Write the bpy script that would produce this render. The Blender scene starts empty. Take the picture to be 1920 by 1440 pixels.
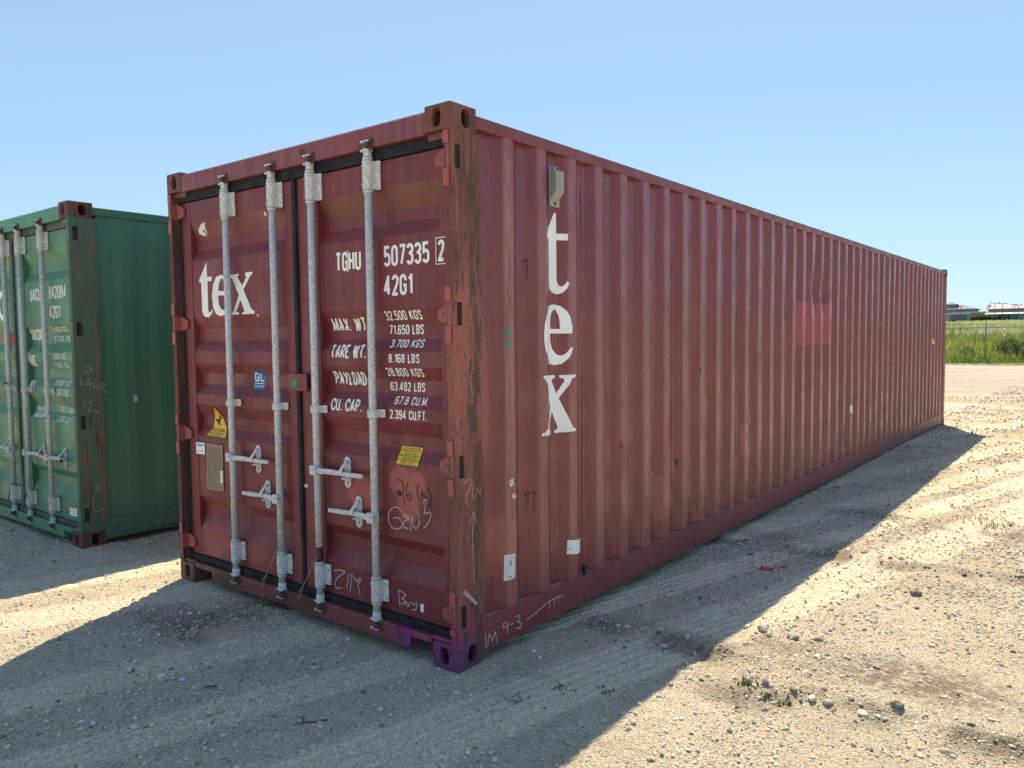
import bpy, bmesh, math, random
import numpy as np
from mathutils import Vector, Matrix
from mathutils.geometry import tessellate_polygon

rad = math.radians
scene = bpy.context.scene
COL = scene.collection

# ------------------------------------------------------------------ camera
cam_d = bpy.data.cameras.new('camera')
cam = bpy.data.objects.new('camera', cam_d)
COL.objects.link(cam)
scene.camera = cam
cam_d.sensor_width = 36.0
cam_d.lens = 1463.87 / 1920.0 * 36.0
cam_d.clip_start = 0.05
cam_d.clip_end = 4000.0
YAW, PITCH, ROLL = 0.66636, -0.05942, -0.010466
f = Vector((-math.sin(YAW) * math.cos(PITCH), math.cos(YAW) * math.cos(PITCH), math.sin(PITCH)))
r = Vector((math.cos(YAW), math.sin(YAW), 0.0))
u = r.cross(f)
r2 = r * math.cos(ROLL) + u * math.sin(ROLL)
u2 = -r * math.sin(ROLL) + u * math.cos(ROLL)
M = Matrix((r2, u2, -f)).transposed().to_4x4()
M.translation = Vector((2.37334, -2.59764, 1.54171))
cam.matrix_world = M

# ------------------------------------------------------------------ light
SUN = Vector((-0.82, 1.62, 2.591)).normalized()
SUN_EL = math.asin(SUN.z)
SUN_AZ = math.atan2(SUN.x, SUN.y)
world = bpy.data.worlds.new('World')
scene.world = world
world.use_nodes = True
wn = world.node_tree
wn.nodes.clear()
sky = wn.nodes.new('ShaderNodeTexSky')
sky.sky_type = 'NISHITA'
sky.sun_disc = False
sky.sun_elevation = SUN_EL
sky.sun_rotation = SUN_AZ
sky.altitude = 600.0
sky.air_density = 1.0
sky.dust_density = 0.3
sky.ozone_density = 3.0
bg = wn.nodes.new('ShaderNodeBackground')
bg.inputs['Strength'].default_value = 0.099
wo = wn.nodes.new('ShaderNodeOutputWorld')
gam = wn.nodes.new('ShaderNodeGamma')          # flattens the sky: softer step from zenith to horizon, more fill in shade
gam.inputs[1].default_value = 0.46
tint = wn.nodes.new('ShaderNodeMix'); tint.data_type = 'RGBA'; tint.blend_type = 'MULTIPLY'
tint.inputs[0].default_value = 1.0
tint.inputs[7].default_value = (1.71, 2.18, 2.54, 1)
wn.links.new(sky.outputs[0], gam.inputs[0])
wn.links.new(gam.outputs[0], tint.inputs[6])
wn.links.new(tint.outputs[2], bg.inputs[0])
wn.links.new(bg.outputs[0], wo.inputs[0])
sun_d = bpy.data.lights.new('sun', 'SUN')
sun_d.energy = 5.0
sun_d.angle = rad(0.53)
sun_d.color = (1.0, 0.86, 0.62)
sun = bpy.data.objects.new('sun', sun_d)
COL.objects.link(sun)
sun.rotation_euler = (-SUN).to_track_quat('-Z', 'Y').to_euler()
sun.location = SUN * 60
vs = scene.view_settings
vs.view_transform = 'Standard'
vs.look = 'None'
vs.exposure = 0.72
vs.gamma = 1.0
vs.use_curve_mapping = False
scene.render.engine = 'CYCLES'
scene.cycles.max_bounces = 5
scene.cycles.diffuse_bounces = 3
scene.cycles.glossy_bounces = 2
scene.cycles.caustics_reflective = False
scene.cycles.caustics_refractive = False

rng = np.random.default_rng(7)
random.seed(7)

# ------------------------------------------------------------------ tagging
def tag(o, label=None, cat=None, group=None, kind=None):
    if label: o['label'] = label
    if cat: o['category'] = cat
    if group: o['group'] = group
    if kind: o['kind'] = kind
    return o

def empty(name, loc, label=None, cat=None, group=None, rz=0.0):
    o = bpy.data.objects.new(name, None)
    COL.objects.link(o)
    o.location = loc
    o.rotation_euler = (0, 0, rz)
    o.empty_display_size = 0.2
    return tag(o, label, cat, group)

# ------------------------------------------------------------------ mesh helpers
class MB:
    def __init__(self):
        self.v, self.f, self.sm = [], [], []
    def add(self, vs_, fs_, smooth=False):
        n = len(self.v)
        self.v += [tuple(p) for p in vs_]
        for q in fs_:
            self.f.append(tuple(n + i for i in q)); self.sm.append(smooth)
        return self
    def box(self, x0, x1, y0, y1, z0, z1, rot=None, c=None):
        vs_ = [(x, y, z) for z in (z0, z1) for y in (y0, y1) for x in (x0, x1)]
        if rot is not None:
            c = Vector(c)
            vs_ = [tuple(rot @ (Vector(p) - c) + c) for p in vs_]
        return self.add(vs_, [(0, 2, 3, 1), (4, 5, 7, 6), (0, 1, 5, 4), (2, 6, 7, 3), (0, 4, 6, 2), (1, 3, 7, 5)])
    def cyl(self, p0, p1, r0, r1=None, n=16, caps=True):
        r1 = r0 if r1 is None else r1
        p0, p1 = Vector(p0), Vector(p1)
        d = (p1 - p0).normalized()
        a = d.orthogonal().normalized(); b = d.cross(a)
        vs_ = []
        for p, rr in ((p0, r0), (p1, r1)):
            for k in range(n):
                t = 2 * math.pi * k / n
                vs_.append(p + a * math.cos(t) * rr + b * math.sin(t) * rr)
        self.add(vs_, [(k, (k + 1) % n, n + (k + 1) % n, n + k) for k in range(n)], True)
        if caps:
            self.add(vs_[:n], [tuple(range(n))[::-1]])
            self.add(vs_[n:], [tuple(range(n))])
        return self
    def tube(self, path, r_, n=6):
        path = [Vector(p) for p in path]
        rings = []
        for i, p in enumerate(path):
            d = (path[min(i + 1, len(path) - 1)] - path[max(i - 1, 0)]).normalized()
            a = d.cross(Vector((0.13, 0.31, 0.94))).normalized(); b = d.cross(a)
            rings.append([p + a * math.cos(2 * math.pi * k / n) * r_ + b * math.sin(2 * math.pi * k / n) * r_ for k in range(n)])
        vs_ = [q for rg in rings for q in rg]
        fs_ = [(i * n + k, i * n + (k + 1) % n, (i + 1) * n + (k + 1) % n, (i + 1) * n + k) for i in range(len(path) - 1) for k in range(n)]
        return self.add(vs_, fs_, True)
    def prism(self, poly, a0, a1, axis='z'):
        """extrude a simple 2D polygon; axis z: (x,y), y: (x,z), x: (y,z)"""
        def m(p, t):
            return {'z': (p[0], p[1], t), 'y': (p[0], t, p[1]), 'x': (t, p[0], p[1])}[axis]
        n = len(poly)
        vs_ = [m(p, a0) for p in poly] + [m(p, a1) for p in poly]
        fs_ = [(k, (k + 1) % n, n + (k + 1) % n, n + k) for k in range(n)]
        tris = tessellate_polygon([[Vector((p[0], p[1], 0)) for p in poly]])
        fs_ += [tuple(t) for t in tris] + [tuple(n + i for i in t) for t in tris]
        return self.add(vs_, fs_)
    def mesh(self, name, mat, recalc=True):
        me = bpy.data.meshes.new(name)
        me.from_pydata(self.v, [], self.f)
        me.polygons.foreach_set('use_smooth', self.sm)
        if recalc:
            bm = bmesh.new(); bm.from_mesh(me)
            bmesh.ops.remove_doubles(bm, verts=bm.verts, dist=1e-5)
            bmesh.ops.recalc_face_normals(bm, faces=bm.faces)
            bm.to_mesh(me); bm.free()
        me.materials.append(mat)
        me.update()
        return me

def obj(name, me, parent=None, loc=(0, 0, 0), bevel=0.0, seg=2):
    o = bpy.data.objects.new(name, me)
    COL.objects.link(o)
    o.location = loc
    if parent is not None: o.parent = parent
    if bevel > 0:
        m = o.modifiers.new('bevel', 'BEVEL')
        m.width = bevel; m.segments = seg; m.limit_method = 'ANGLE'; m.angle_limit = rad(40)
        m.harden_normals = False
    return o

def part(name, mb, mat, parent, bevel=0.0, loc=(0, 0, 0), seg=2):
    return obj(name, mb.mesh(name, mat), parent, loc, bevel, seg)

# ------------------------------------------------------------------ materials
class NB:
    def __init__(self, name):
        self.m = bpy.data.materials.new(name); self.m.use_nodes = True
        self.t = self.m.node_tree; self.t.nodes.clear()
        self.out = self.t.nodes.new('ShaderNodeOutputMaterial')
        self.bs = self.t.nodes.new('ShaderNodeBsdfPrincipled')
        self.t.links.new(self.bs.outputs[0], self.out.inputs[0])
        self.tc = self.t.nodes.new('ShaderNodeTexCoord')
        self.co = self.tc.outputs['Object']
        self._sep = None
        self._nc = {}
    def put(self, sock, v):
        if isinstance(v, bpy.types.NodeSocket): self.t.links.new(v, sock)
        elif isinstance(v, (tuple, list)) and len(v) == 3 and sock.type == 'RGBA': sock.default_value = (*v, 1)
        else: sock.default_value = v
    def math(self, op, a, b=0.0, clamp=False):
        n = self.t.nodes.new('ShaderNodeMath'); n.operation = op; n.use_clamp = clamp
        self.put(n.inputs[0], a); self.put(n.inputs[1], b)
        return n.outputs[0]
    def noise(self, scale, detail=4, rough=0.55, co=None, stretch=None, dist=0.0):
        key = (scale, detail, rough, stretch, dist)
        if co is None and key in self._nc: return self._nc[key]
        own = co is None
        co = co or self.co
        if stretch:
            mp = self.t.nodes.new('ShaderNodeMapping'); mp.inputs['Scale'].default_value = stretch
            self.t.links.new(co, mp.inputs[0]); co = mp.outputs[0]
        n = self.t.nodes.new('ShaderNodeTexNoise')
        n.inputs['Scale'].default_value = scale; n.inputs['Detail'].default_value = detail
        n.inputs['Roughness'].default_value = rough; n.inputs['Distortion'].default_value = dist
        self.t.links.new(co, n.inputs['Vector'])
        if own: self._nc[key] = n.outputs[0]
        return n.outputs[0]
    def voro(self, scale, feature='F1', out='Distance'):
        n = self.t.nodes.new('ShaderNodeTexVoronoi'); n.feature = feature
        n.inputs['Scale'].default_value = scale
        self.t.links.new(self.co, n.inputs['Vector'])
        return n.outputs[out]
    def ramp(self, v, a, b, lo=0.0, hi=1.0, smooth=True):
        n = self.t.nodes.new('ShaderNodeMapRange')
        n.interpolation_type = 'SMOOTHSTEP' if smooth else 'LINEAR'
        self.put(n.inputs[0], v)
        for i, x in zip((1, 2, 3, 4), (a, b, lo, hi)): n.inputs[i].default_value = x
        return n.outputs[0]
    def mix(self, fac, a, b, mode='MIX'):
        n = self.t.nodes.new('ShaderNodeMix'); n.data_type = 'RGBA'; n.blend_type = mode
        self.put(n.inputs[0], fac); self.put(n.inputs[6], a); self.put(n.inputs[7], b)
        return n.outputs[2]
    def xyz(self):
        if self._sep is None:
            n = self.t.nodes.new('ShaderNodeSeparateXYZ'); self.t.links.new(self.co, n.inputs[0])
            self._sep = n.outputs
        return self._sep
    def blob(self, i, j, ci, cj, ri, rj, soft=0.25, rect=False, wob=0.0):
        s = self.xyz()
        a = self.math('DIVIDE', self.math('SUBTRACT', s[i], ci), ri)
        b = self.math('DIVIDE', self.math('SUBTRACT', s[j], cj), rj)
        if rect: d = self.math('MAXIMUM', self.math('ABSOLUTE', a), self.math('ABSOLUTE', b))
        else: d = self.math('SQRT', self.math('ADD', self.math('MULTIPLY', a, a), self.math('MULTIPLY', b, b)))
        if wob > 0: d = self.math('ADD', d, self.math('MULTIPLY', self.math('SUBTRACT', self.noise(14, 4), 0.5), wob))
        return self.ramp(d, 1 - soft, 1 + soft, 1.0, 0.0)
    def bump(self, h, strength, dist=0.01):
        n = self.t.nodes.new('ShaderNodeBump')
        n.inputs['Strength'].default_value = strength; n.inputs['Distance'].default_value = dist
        self.put(n.inputs['Height'], h)
        self.t.links.new(n.outputs[0], self.bs.inputs['Normal'])
    def done(self, col, rough=0.5, metal=0.0, spec=0.5):
        self.put(self.bs.inputs['Base Color'], col); self.put(self.bs.inputs['Roughness'], rough)
        self.put(self.bs.inputs['Metallic'], metal); self.put(self.bs.inputs['Specular IOR Level'], spec)
        return self.m

def plain(name, c, rough=0.5, metal=0.0, var=0.12, scale=30, spec=0.5):
    b = NB(name)
    n = b.noise(scale, 4)
    col = b.mix(b.ramp(n, 0.3, 0.7), tuple(x * (1 - var) for x in c), tuple(min(1, x * (1 + var)) for x in c))
    return b.done(col, rough, metal, spec)

def worn_paint(name, c1, c2, fade, rust=(0.09, 0.045, 0.03), rust_lo=0.66, streak=0.35, patches=(), rough=0.42, rust_soft=0.05, scr=0.0, ridge_sheen=None, spec=0.45):
    b = NB(name)
    col = b.mix(b.ramp(b.noise(1.7, 5), 0.35, 0.65), c1, c2)
    # chalky vertical run-off streaks
    st = b.ramp(b.noise(1.0, 5, 0.6, stretch=(26, 26, 0.9)), 0.46, 0.78)
    col = b.mix(b.math('MULTIPLY', st, streak), col, fade)
    st2 = b.ramp(b.noise(1.0, 4, 0.6, stretch=(9, 9, 0.35)), 0.5, 0.75)
    col = b.mix(b.math('MULTIPLY', st2, streak * 0.5), col, tuple(x * 0.75 for x in c1))
    # fine grime
    gr = b.ramp(b.noise(55, 6, 0.7), 0.3, 0.72, 0.86, 1.1)
    col = b.mix(1.0, col, gr, 'MULTIPLY')
    for p in patches:
        kind, i, j, ci, cj, ri, rj, soft, c, amt = p
        m = b.blob(i, j, ci, cj, ri, rj, soft, kind == 'rect', 0.25 if kind != 'rect' else 0.0)
        if kind == 'chips': m = b.math('MULTIPLY', m, b.ramp(b.noise(1.0, 8, 0.72, stretch=(34, 34, 4.5), dist=0.6), 0.47, 0.53))
        if kind == 'stain': m = b.math('MULTIPLY', m, b.ramp(b.noise(1, 4, 0.6, stretch=(14, 14, 2)), 0.3, 0.6))
        col = b.mix(b.math('MULTIPLY', m, amt), col, c)
    if ridge_sheen:  # paler outer rib faces: abrasion plus sky sheen painted into the colour
        rm = b.math('MULTIPLY', b.ramp(b.xyz()[0], ridge_sheen[0], ridge_sheen[1]), b.ramp(b.noise(3.5, 5, 0.6), 0.3, 0.6, 0.45, 1.0))
        col = b.mix(b.math('MULTIPLY', rm, ridge_sheen[2]), col, fade)
    ru = b.ramp(b.noise(7, 9, 0.68), rust_lo, rust_lo + rust_soft)
    col = b.mix(b.math('MULTIPLY', ru, 0.85), col, rust)
    if scr > 0:
        s1 = b.ramp(b.noise(1.0, 6, 0.65, stretch=(60, 60, 3.0)), 0.66, 0.72)
        col = b.mix(b.math('MULTIPLY', s1, scr), col, fade)
    rg = b.ramp(b.noise(6, 4), 0.3, 0.7, rough - 0.08, rough + 0.15)
    rg = b.math('ADD', rg, b.math('MULTIPLY', ru, 0.3))
    b.bump(b.noise(18, 4), 0.12, 0.01)
    return b.done(col, rg, 0.0, spec)

def worn_post(name, base, raw, dark, patches=()):
    b = NB(name)
    col = b.mix(b.ramp(b.noise(3, 5), 0.35, 0.65), base, tuple(0.8 * x for x in base))
    for p in patches:
        kind, i, j, ci, cj, ri, rj, soft, c, amt = p
        col = b.mix(b.math('MULTIPLY', b.blob(i, j, ci, cj, ri, rj, soft, kind == 'rect', 0.5), amt), col, c)
    n1 = b.noise(1.0, 8, 0.7, stretch=(40, 40, 1.4), dist=0.2)
    col = b.mix(b.math('MULTIPLY', b.ramp(n1, 0.49, 0.58), 0.8), col, raw)
    n0 = b.noise(1.0, 6, 0.65, stretch=(11, 11, 0.8), dist=0.3)
    col = b.mix(b.math('MULTIPLY', b.ramp(n0, 0.50, 0.64), 0.4), col, tuple(0.5 * (x + y) for x, y in zip(base, dark)))
    # chips down to old primer, densest along the line that gets knocked
    n2 = b.noise(1.0, 10, 0.76, stretch=(30, 30, 5.0), dist=0.9)
    n2 = b.math('ADD', n2, b.math('MULTIPLY', b.blob(1, 2, 0.150, 1.3, 0.040, 1.6, 0.6), 0.085))
    d = b.ramp(n2, 0.558, 0.585)
    col = b.mix(b.math('MULTIPLY', d, 0.92), col, dark)
    n3 = b.ramp(b.noise(1.0, 8, 0.75, stretch=(90, 90, 9)), 0.68, 0.72)
    col = b.mix(b.math('MULTIPLY', n3, 0.55), col, tuple(min(1, x * 1.9 + 0.06) for x in raw))
    col = b.mix(1.0, col, b.ramp(b.noise(70, 5, 0.7), 0.3, 0.72, 0.8, 1.15), 'MULTIPLY')
    b.bump(b.math('SUBTRACT', b.noise(40, 5), b.math('MULTIPLY', d, 0.8)), 0.5, 0.004)
    return b.done(col, 0.72, 0.0, 0.3)

# paint palette
RED1, RED2, REDF = (0.172, 0.028, 0.034), (0.205, 0.034, 0.040), (0.31, 0.105, 0.105)
TOUCH = (0.38, 0.085, 0.076)
MAGENTA = (0.22, 0.034, 0.165)
m_door = worn_paint('red door paint', RED1, RED2, REDF, rust_lo=0.69, streak=0.30, patches=[
    ('stain', 0, 2, -0.5, 2.215, 0.62, 0.06, 0.3, (0.15, 0.055, 0.03), 0.75),
    ('stain', 0, 2, -1.75, 2.215, 0.62, 0.06, 0.3, (0.15, 0.055, 0.035), 0.5),
    ('spray', 0, 2, -0.42, 0.84, 0.075, 0.075, 0.2, TOUCH, 0.9),
    ('spray', 0, 2, -0.31, 0.835, 0.065, 0.065, 0.2, TOUCH, 0.9),
    ('spray', 0, 2, -0.365, 0.75, 0.075, 0.11, 0.25, TOUCH, 0.9),
    ('spray', 0, 2, -0.71, 0.745, 0.11, 0.075, 0.2, TOUCH, 0.75),
    ('spray', 0, 2, -2.12, 0.29, 0.16, 0.10, 0.4, TOUCH, 0.6),
    ('spray', 0, 2, -1.70, 0.28, 0.10, 0.07, 0.4, TOUCH, 0.4)])
m_side = worn_paint('red side paint', (0.180, 0.028, 0.034), (0.205, 0.033, 0.039), (0.40, 0.16, 0.155), rust_lo=0.755, streak=0.18, patches=[
    ('rect', 1, 2, 5.24, 1.645, 0.64, 0.205, 0.015, (0.36, 0.050, 0.065), 0.8),
    ('spray', 1, 2, 0.37, 0.54, 0.12, 0.13, 0.25, TOUCH, 0.5),
    ('rect', 1, 2, 2.05, 0.47, 0.075, 0.15, 0.10, TOUCH, 0.42),
    ('rect', 1, 2, 3.44, 0.70, 0.04, 0.13, 0.15, TOUCH, 0.42),
    ('spray', 1, 2, 0.24, 1.3, 0.05, 0.35, 0.3, TOUCH, 0.5),
    ('chips', 1, 2, 0.445, 1.75, 0.014, 0.75, 0.5, (0.075, 0.05, 0.042), 0.9), ('chips', 1, 2, 0.395, 2.2, 0.012, 0.25, 0.5, (0.075, 0.05, 0.042), 0.9), ('chips', 1, 2, 0.415, 1.75, 0.035, 0.85, 0.3, (0.32, 0.15, 0.125), 0.7)], rough=0.31, ridge_sheen=(-0.013, -0.007, 0.40), spec=0.6)
m_rail = worn_paint('red rail paint', (0.19, 0.040, 0.046), (0.22, 0.048, 0.052), (0.33, 0.14, 0.14), rust_lo=0.655, streak=0.25, scr=0.2)
m_sill = worn_paint('red sill paint', (0.27, 0.058, 0.060), (0.19, 0.055, 0.052), (0.3, 0.14, 0.12), rust_lo=0.60, streak=0.2, scr=0.25, patches=[
    ('spray', 0, 2, -0.36, 0.09, 0.09, 0.06, 0.4, MAGENTA, 0.8), ('spray', 0, 2, -0.12, 0.11, 0.08, 0.04, 0.4, MAGENTA, 0.6),
    ('spray', 0, 2, -1.15, 0.09, 0.22, 0.08, 0.5, (0.07, 0.035, 0.025), 0.7), ('spray', 0, 2, -2.1, 0.09, 0.35, 0.08, 0.5, (0.07, 0.035, 0.025), 0.7)])
m_header = worn_paint('red header paint', (0.20, 0.046, 0.052), (0.23, 0.054, 0.058), (0.36, 0.17, 0.16), rust_lo=0.62, streak=0.45)
m_post = worn_post('scraped corner post', (0.205, 0.075, 0.060), (0.28, 0.11, 0.08), (0.095, 0.060, 0.046), patches=[
    ('spray', 1, 2, 0.10, 1.35, 0.12, 0.50, 0.35, (0.45, 0.155, 0.11), 0.75), ('spray', 1, 2, 0.05, 0.14, 0.12, 0.12, 0.5, MAGENTA, 0.75), ('spray', 1, 2, 0.07, 0.45, 0.10, 0.3, 0.4, (0.28, 0.085, 0.07), 0.7)])
m_post_left = worn_post('dark rusty post', (0.13, 0.060, 0.050), (0.20, 0.085, 0.06), (0.05, 0.036, 0.032))
m_cast = worn_post('rusty corner casting', (0.19, 0.08, 0.066), (0.27, 0.12, 0.085), (0.095, 0.06, 0.05))
b = NB('casting sprayed magenta')
base = b.mix(b.ramp(b.noise(12, 6, 0.7), 0.4, 0.6), (0.10, 0.045, 0.035), (0.06, 0.033, 0.03))
mg = b.math('MULTIPLY', b.blob(1, 2, 0.03, 0.045, 0.14, 0.085, 0.45, False, 0.5), b.ramp(b.noise(9, 8, 0.72), 0.36, 0.60, 1.0, 0.25))
m_cast_mag = b.done(b.mix(mg, base, MAGENTA), 0.6)
m_touch = worn_paint('touched up red paint', TOUCH, (0.40, 0.09, 0.08), (0.5, 0.18, 0.16), rust_lo=0.72, streak=0.1)
m_hinge = worn_paint('hinge red paint', (0.31, 0.08, 0.074), TOUCH, (0.5, 0.18, 0.16), rust_lo=0.66, streak=0.1)
b = NB('rubber gasket')
m_rubber = b.done(b.mix(b.ramp(b.noise(14, 6, 0.65), 0.45, 0.75), (0.022, 0.026, 0.032), (0.06, 0.058, 0.057)), 0.7, 0, 0.12)
b = NB('galvanised steel')
col = b.mix(b.ramp(b.noise(60, 5, 0.7), 0.42, 0.62), (0.70, 0.69, 0.67), (0.45, 0.47, 0.49))
col = b.mix(b.math('MULTIPLY', b.ramp(b.noise(9, 6, 0.65), 0.58, 0.72), 0.7), col, (0.82, 0.79, 0.73))
col = b.mix(b.math('MULTIPLY', b.ramp(b.noise(22, 8, 0.7), 0.66, 0.70), 0.8), col, (0.13, 0.10, 0.085))
b.bump(b.noise(80, 3), 0.15, 0.003)
m_galv = b.done(col, 0.55, 0.0, 0.5)
b = NB('old galvanised steel')
col = b.mix(b.ramp(b.noise(55, 5, 0.7), 0.4, 0.62), (0.58, 0.58, 0.55), (0.37, 0.39, 0.38))
col = b.mix(b.math('MULTIPLY', b.ramp(b.noise(20, 8, 0.7), 0.62, 0.68), 0.8), col, (0.10, 0.075, 0.06))
b.bump(b.noise(80, 3), 0.15, 0.003)
m_galv_old = b.done(col, 0.6, 0.0, 0.4)
m_rustcam = plain('rusted cam steel', (0.085, 0.05, 0.042), 0.75, 0.0, 0.4, 60)
m_dark = plain('dark steel and slot shade', (0.02, 0.018, 0.018), 0.8)
b = NB('white vinyl lettering')
col = b.mix(b.ramp(b.noise(5, 5), 0.4, 0.7), (0.90, 0.90, 0.89), (0.82, 0.82, 0.80))
col = b.mix(b.math('MULTIPLY', b.ramp(b.noise(1.0, 8, 0.75, stretch=(60, 60, 16)), 0.70, 0.74), 0.7), col, (0.30, 0.12, 0.11))
m_white = b.done(col, 0.5)
b = NB('peeling white lettering')
m_white_old = b.done(b.mix(b.ramp(b.noise(38, 7, 0.7), 0.63, 0.67), (0.72, 0.73, 0.68), (0.07, 0.12, 0.085)), 0.5)
m_cream = plain('yellowed lettering', (0.72, 0.50, 0.25), 0.5)
b = NB('chalk')
m_chalk = b.done(b.mix(b.ramp(b.noise(160, 5, 0.75), 0.50, 0.62), (0.56, 0.52, 0.50), (0.26, 0.12, 0.115)), 0.9, 0, 0.1)
m_chalk_tan = plain('tan chalk', (0.42, 0.27, 0.19), 0.9, 0, 0.4, 120)
b = NB('faint chalk')
m_chalk_dim = b.done(b.mix(b.ramp(b.noise(140, 5, 0.75), 0.45, 0.58), (0.33, 0.20, 0.20), (0.19, 0.055, 0.058)), 0.9, 0, 0.1)
m_chalk_green = plain('chalk on green', (0.30, 0.33, 0.25), 0.9, 0, 0.5, 120)
m_marker = plain('black marker', (0.012, 0.010, 0.018), 0.5)
m_yellow = plain('yellow sticker', (0.76, 0.52, 0.035), 0.45, 0, 0.08)
m_orange = plain('amber warning sticker', (0.80, 0.47, 0.012), 0.4, 0, 0.06)
m_black = plain('black print', (0.02, 0.02, 0.022), 0.5)
m_blue = plain('blue sticker', (0.012, 0.12, 0.30), 0.4, 0, 0.1)
m_green_stk = plain('green sticker', (0.01, 0.24, 0.14), 0.5)
b = NB('white paper sticker')
m_paper = b.done(b.mix(b.ramp(b.noise(24, 6, 0.65), 0.5, 0.72), (0.72, 0.71, 0.70), (0.45, 0.42, 0.39)), 0.7)
m_bluegrey = plain('blue grey print', (0.30, 0.40, 0.50), 0.6)
b = NB('tarnished data plate')
m_plate = b.done(b.mix(b.ramp(b.noise(40, 6, 0.7), 0.35, 0.65), (0.24, 0.165, 0.105), (0.34, 0.26, 0.18)), 0.55, 0.3)
m_plate_print = plain('engraved print', (0.11, 0.075, 0.05), 0.7)
m_vent = plain('grey vent cover', (0.33, 0.32, 0.28), 0.45, 0.2)
m_tape = plain('lilac grey tape', (0.36, 0.30, 0.36), 0.5)
m_wire = plain('steel wire', (0.35, 0.34, 0.33), 0.4, 0.6)
m_black_tie = plain('black cable tie', (0.02, 0.02, 0.02), 0.5)

m_ledge = plain('dusty ledge', (0.33, 0.26, 0.225), 0.95, 0, 0.3, 9, 0.1)
GR1, GR2, GRF = (0.075, 0.22, 0.125), (0.088, 0.245, 0.14), (0.17, 0.33, 0.22)
m_gdoor = worn_paint('green door paint', GR1, GR2, GRF, rust_lo=0.72, streak=0.25)
m_gside = worn_paint('green side paint', (0.042, 0.165, 0.098), (0.050, 0.18, 0.108), (0.09, 0.22, 0.14), rust_lo=0.74, streak=0.25)
m_grail = worn_paint('green rail paint', (0.045, 0.15, 0.095), (0.055, 0.16, 0.10), (0.11, 0.20, 0.145), rust_lo=0.655, streak=0.2)
b = NB('scraped green post')
col = b.mix(b.ramp(b.noise(3, 5), 0.35, 0.65), (0.075, 0.145, 0.095), (0.09, 0.12, 0.085))
n2 = b.noise(1.0, 8, 0.7, stretch=(22, 22, 1.8), dist=0.6)
col = b.mix(b.math('MULTIPLY', b.ramp(n2, 0.57, 0.63), 0.8), col, (0.055, 0.040, 0.032))
for (cy, cz, ry, rz) in ((0.165, 0.80, 0.035, 0.34), (0.06, 0.62, 0.028, 0.30), (0.165, 1.45, 0.02, 0.25), (0.06, 2.1, 0.02, 0.12), (0.155, 2.25, 0.025, 0.1), (0.17, 0.35, 0.03, 0.25)):
    m = b.blob(1, 2, cy, cz, ry, rz, 0.5, False, 0.9)
    m = b.math('MULTIPLY', m, b.ramp(b.noise(1.0, 8, 0.75, stretch=(70, 70, 12)), 0.47, 0.58))
    col = b.mix(b.math('MULTIPLY', m, 0.75), col, (0.30, 0.085, 0.075))
rr_ = b.ramp(b.noise(1.0, 7, 0.7, stretch=(40, 40, 7)), 0.66, 0.70)
col = b.mix(b.math('MULTIPLY', rr_, 0.7), col, (0.17, 0.075, 0.05))
col = b.mix(1.0, col, b.ramp(b.noise(70, 5, 0.7), 0.3, 0.72, 0.8, 1.15), 'MULTIPLY')
b.bump(b.noise(40, 5), 0.4, 0.004)
m_gpost = b.done(col, 0.7, 0, 0.3)
m_gcast = worn_post('rusty green casting', (0.14, 0.062, 0.055), (0.18, 0.085, 0.06), (0.08, 0.046, 0.042))
m_ggasket = plain('grey door gasket', (0.075, 0.082, 0.075), 0.7, 0, 0.3, 12)
m_ribbon_red = plain('red ribbon', (0.62, 0.05, 0.045), 0.6)
m_ribbon_blk = plain('dark ribbon stripe', (0.02, 0.018, 0.035), 0.6)

# ================================================================== GROUND
def _hash(ix, iy, s):
    n = (ix.astype(np.int64) * 374761393 + iy.astype(np.int64) * 668265263 + s * 982451653) & 0x7fffffff
    n = ((n ^ (n >> 13)) * 1274126177) & 0x7fffffff
    return ((n ^ (n >> 16)) & 0xffff) / 65535.0
def vnoise(x, y, s=0):
    ix, iy = np.floor(x), np.floor(y)
    fx, fy = x - ix, y - iy
    fx = fx * fx * (3 - 2 * fx); fy = fy * fy * (3 - 2 * fy)
    a, b_ = _hash(ix, iy, s), _hash(ix + 1, iy, s)
    c, d = _hash(ix, iy + 1, s), _hash(ix + 1, iy + 1, s)
    return (a * (1 - fx) + b_ * fx) * (1 - fy) + (c * (1 - fx) + d * fx) * fy - 0.5
def fbm(x, y, s=0, o=4):
    t = 0; a = 1.0
    for k in range(o):
        t = t + a * vnoise(x * 2 ** k + 13.7 * k, y * 2 ** k - 7.1 * k, s + k); a *= 0.5
    return t

FENCE_P, FENCE_D = np.array([-3.25, 43.56]), np.array([0.976, 0.218])
TY = [-5000, 43.0, 46, 57, 87, 117, 157, 197, 237, 297, 335, 450, 5000]
TZ = [0, 0.0, 0.15, 0.45, 0.95, 1.30, 1.95, 2.75, 3.6, 4.9, 5.9, 6.9, 7.0]
def scarp(x, y, x0, x1, yc, amp, tail, seed, soil=False):
    """a small crumbled step: lower in front (towards -y), higher behind"""
    m = np.clip((x - x0) / 0.3, 0, 1) * np.clip((x1 - x) / 0.3, 0, 1)
    yy = yc + 0.18 * fbm(x * 1.1, x * 0 + seed, seed, 2) + 0.05 * fbm(x * 9, x * 0 + seed, seed + 5, 2)
    t = y - yy
    if soil: return m * np.exp(-((t + 0.05) / 0.13) ** 2)
    g = np.where(t < 0, np.exp(-(np.minimum(t, 0) / 0.035) ** 2), np.exp(-np.maximum(t, 0) / tail))
    return m * amp * (g * (0.8 + 1.0 * fbm(x * 4, y * 4, seed + 3, 2)) - 0.45 * np.exp(-((t + 0.12) / 0.09) ** 2))
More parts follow.
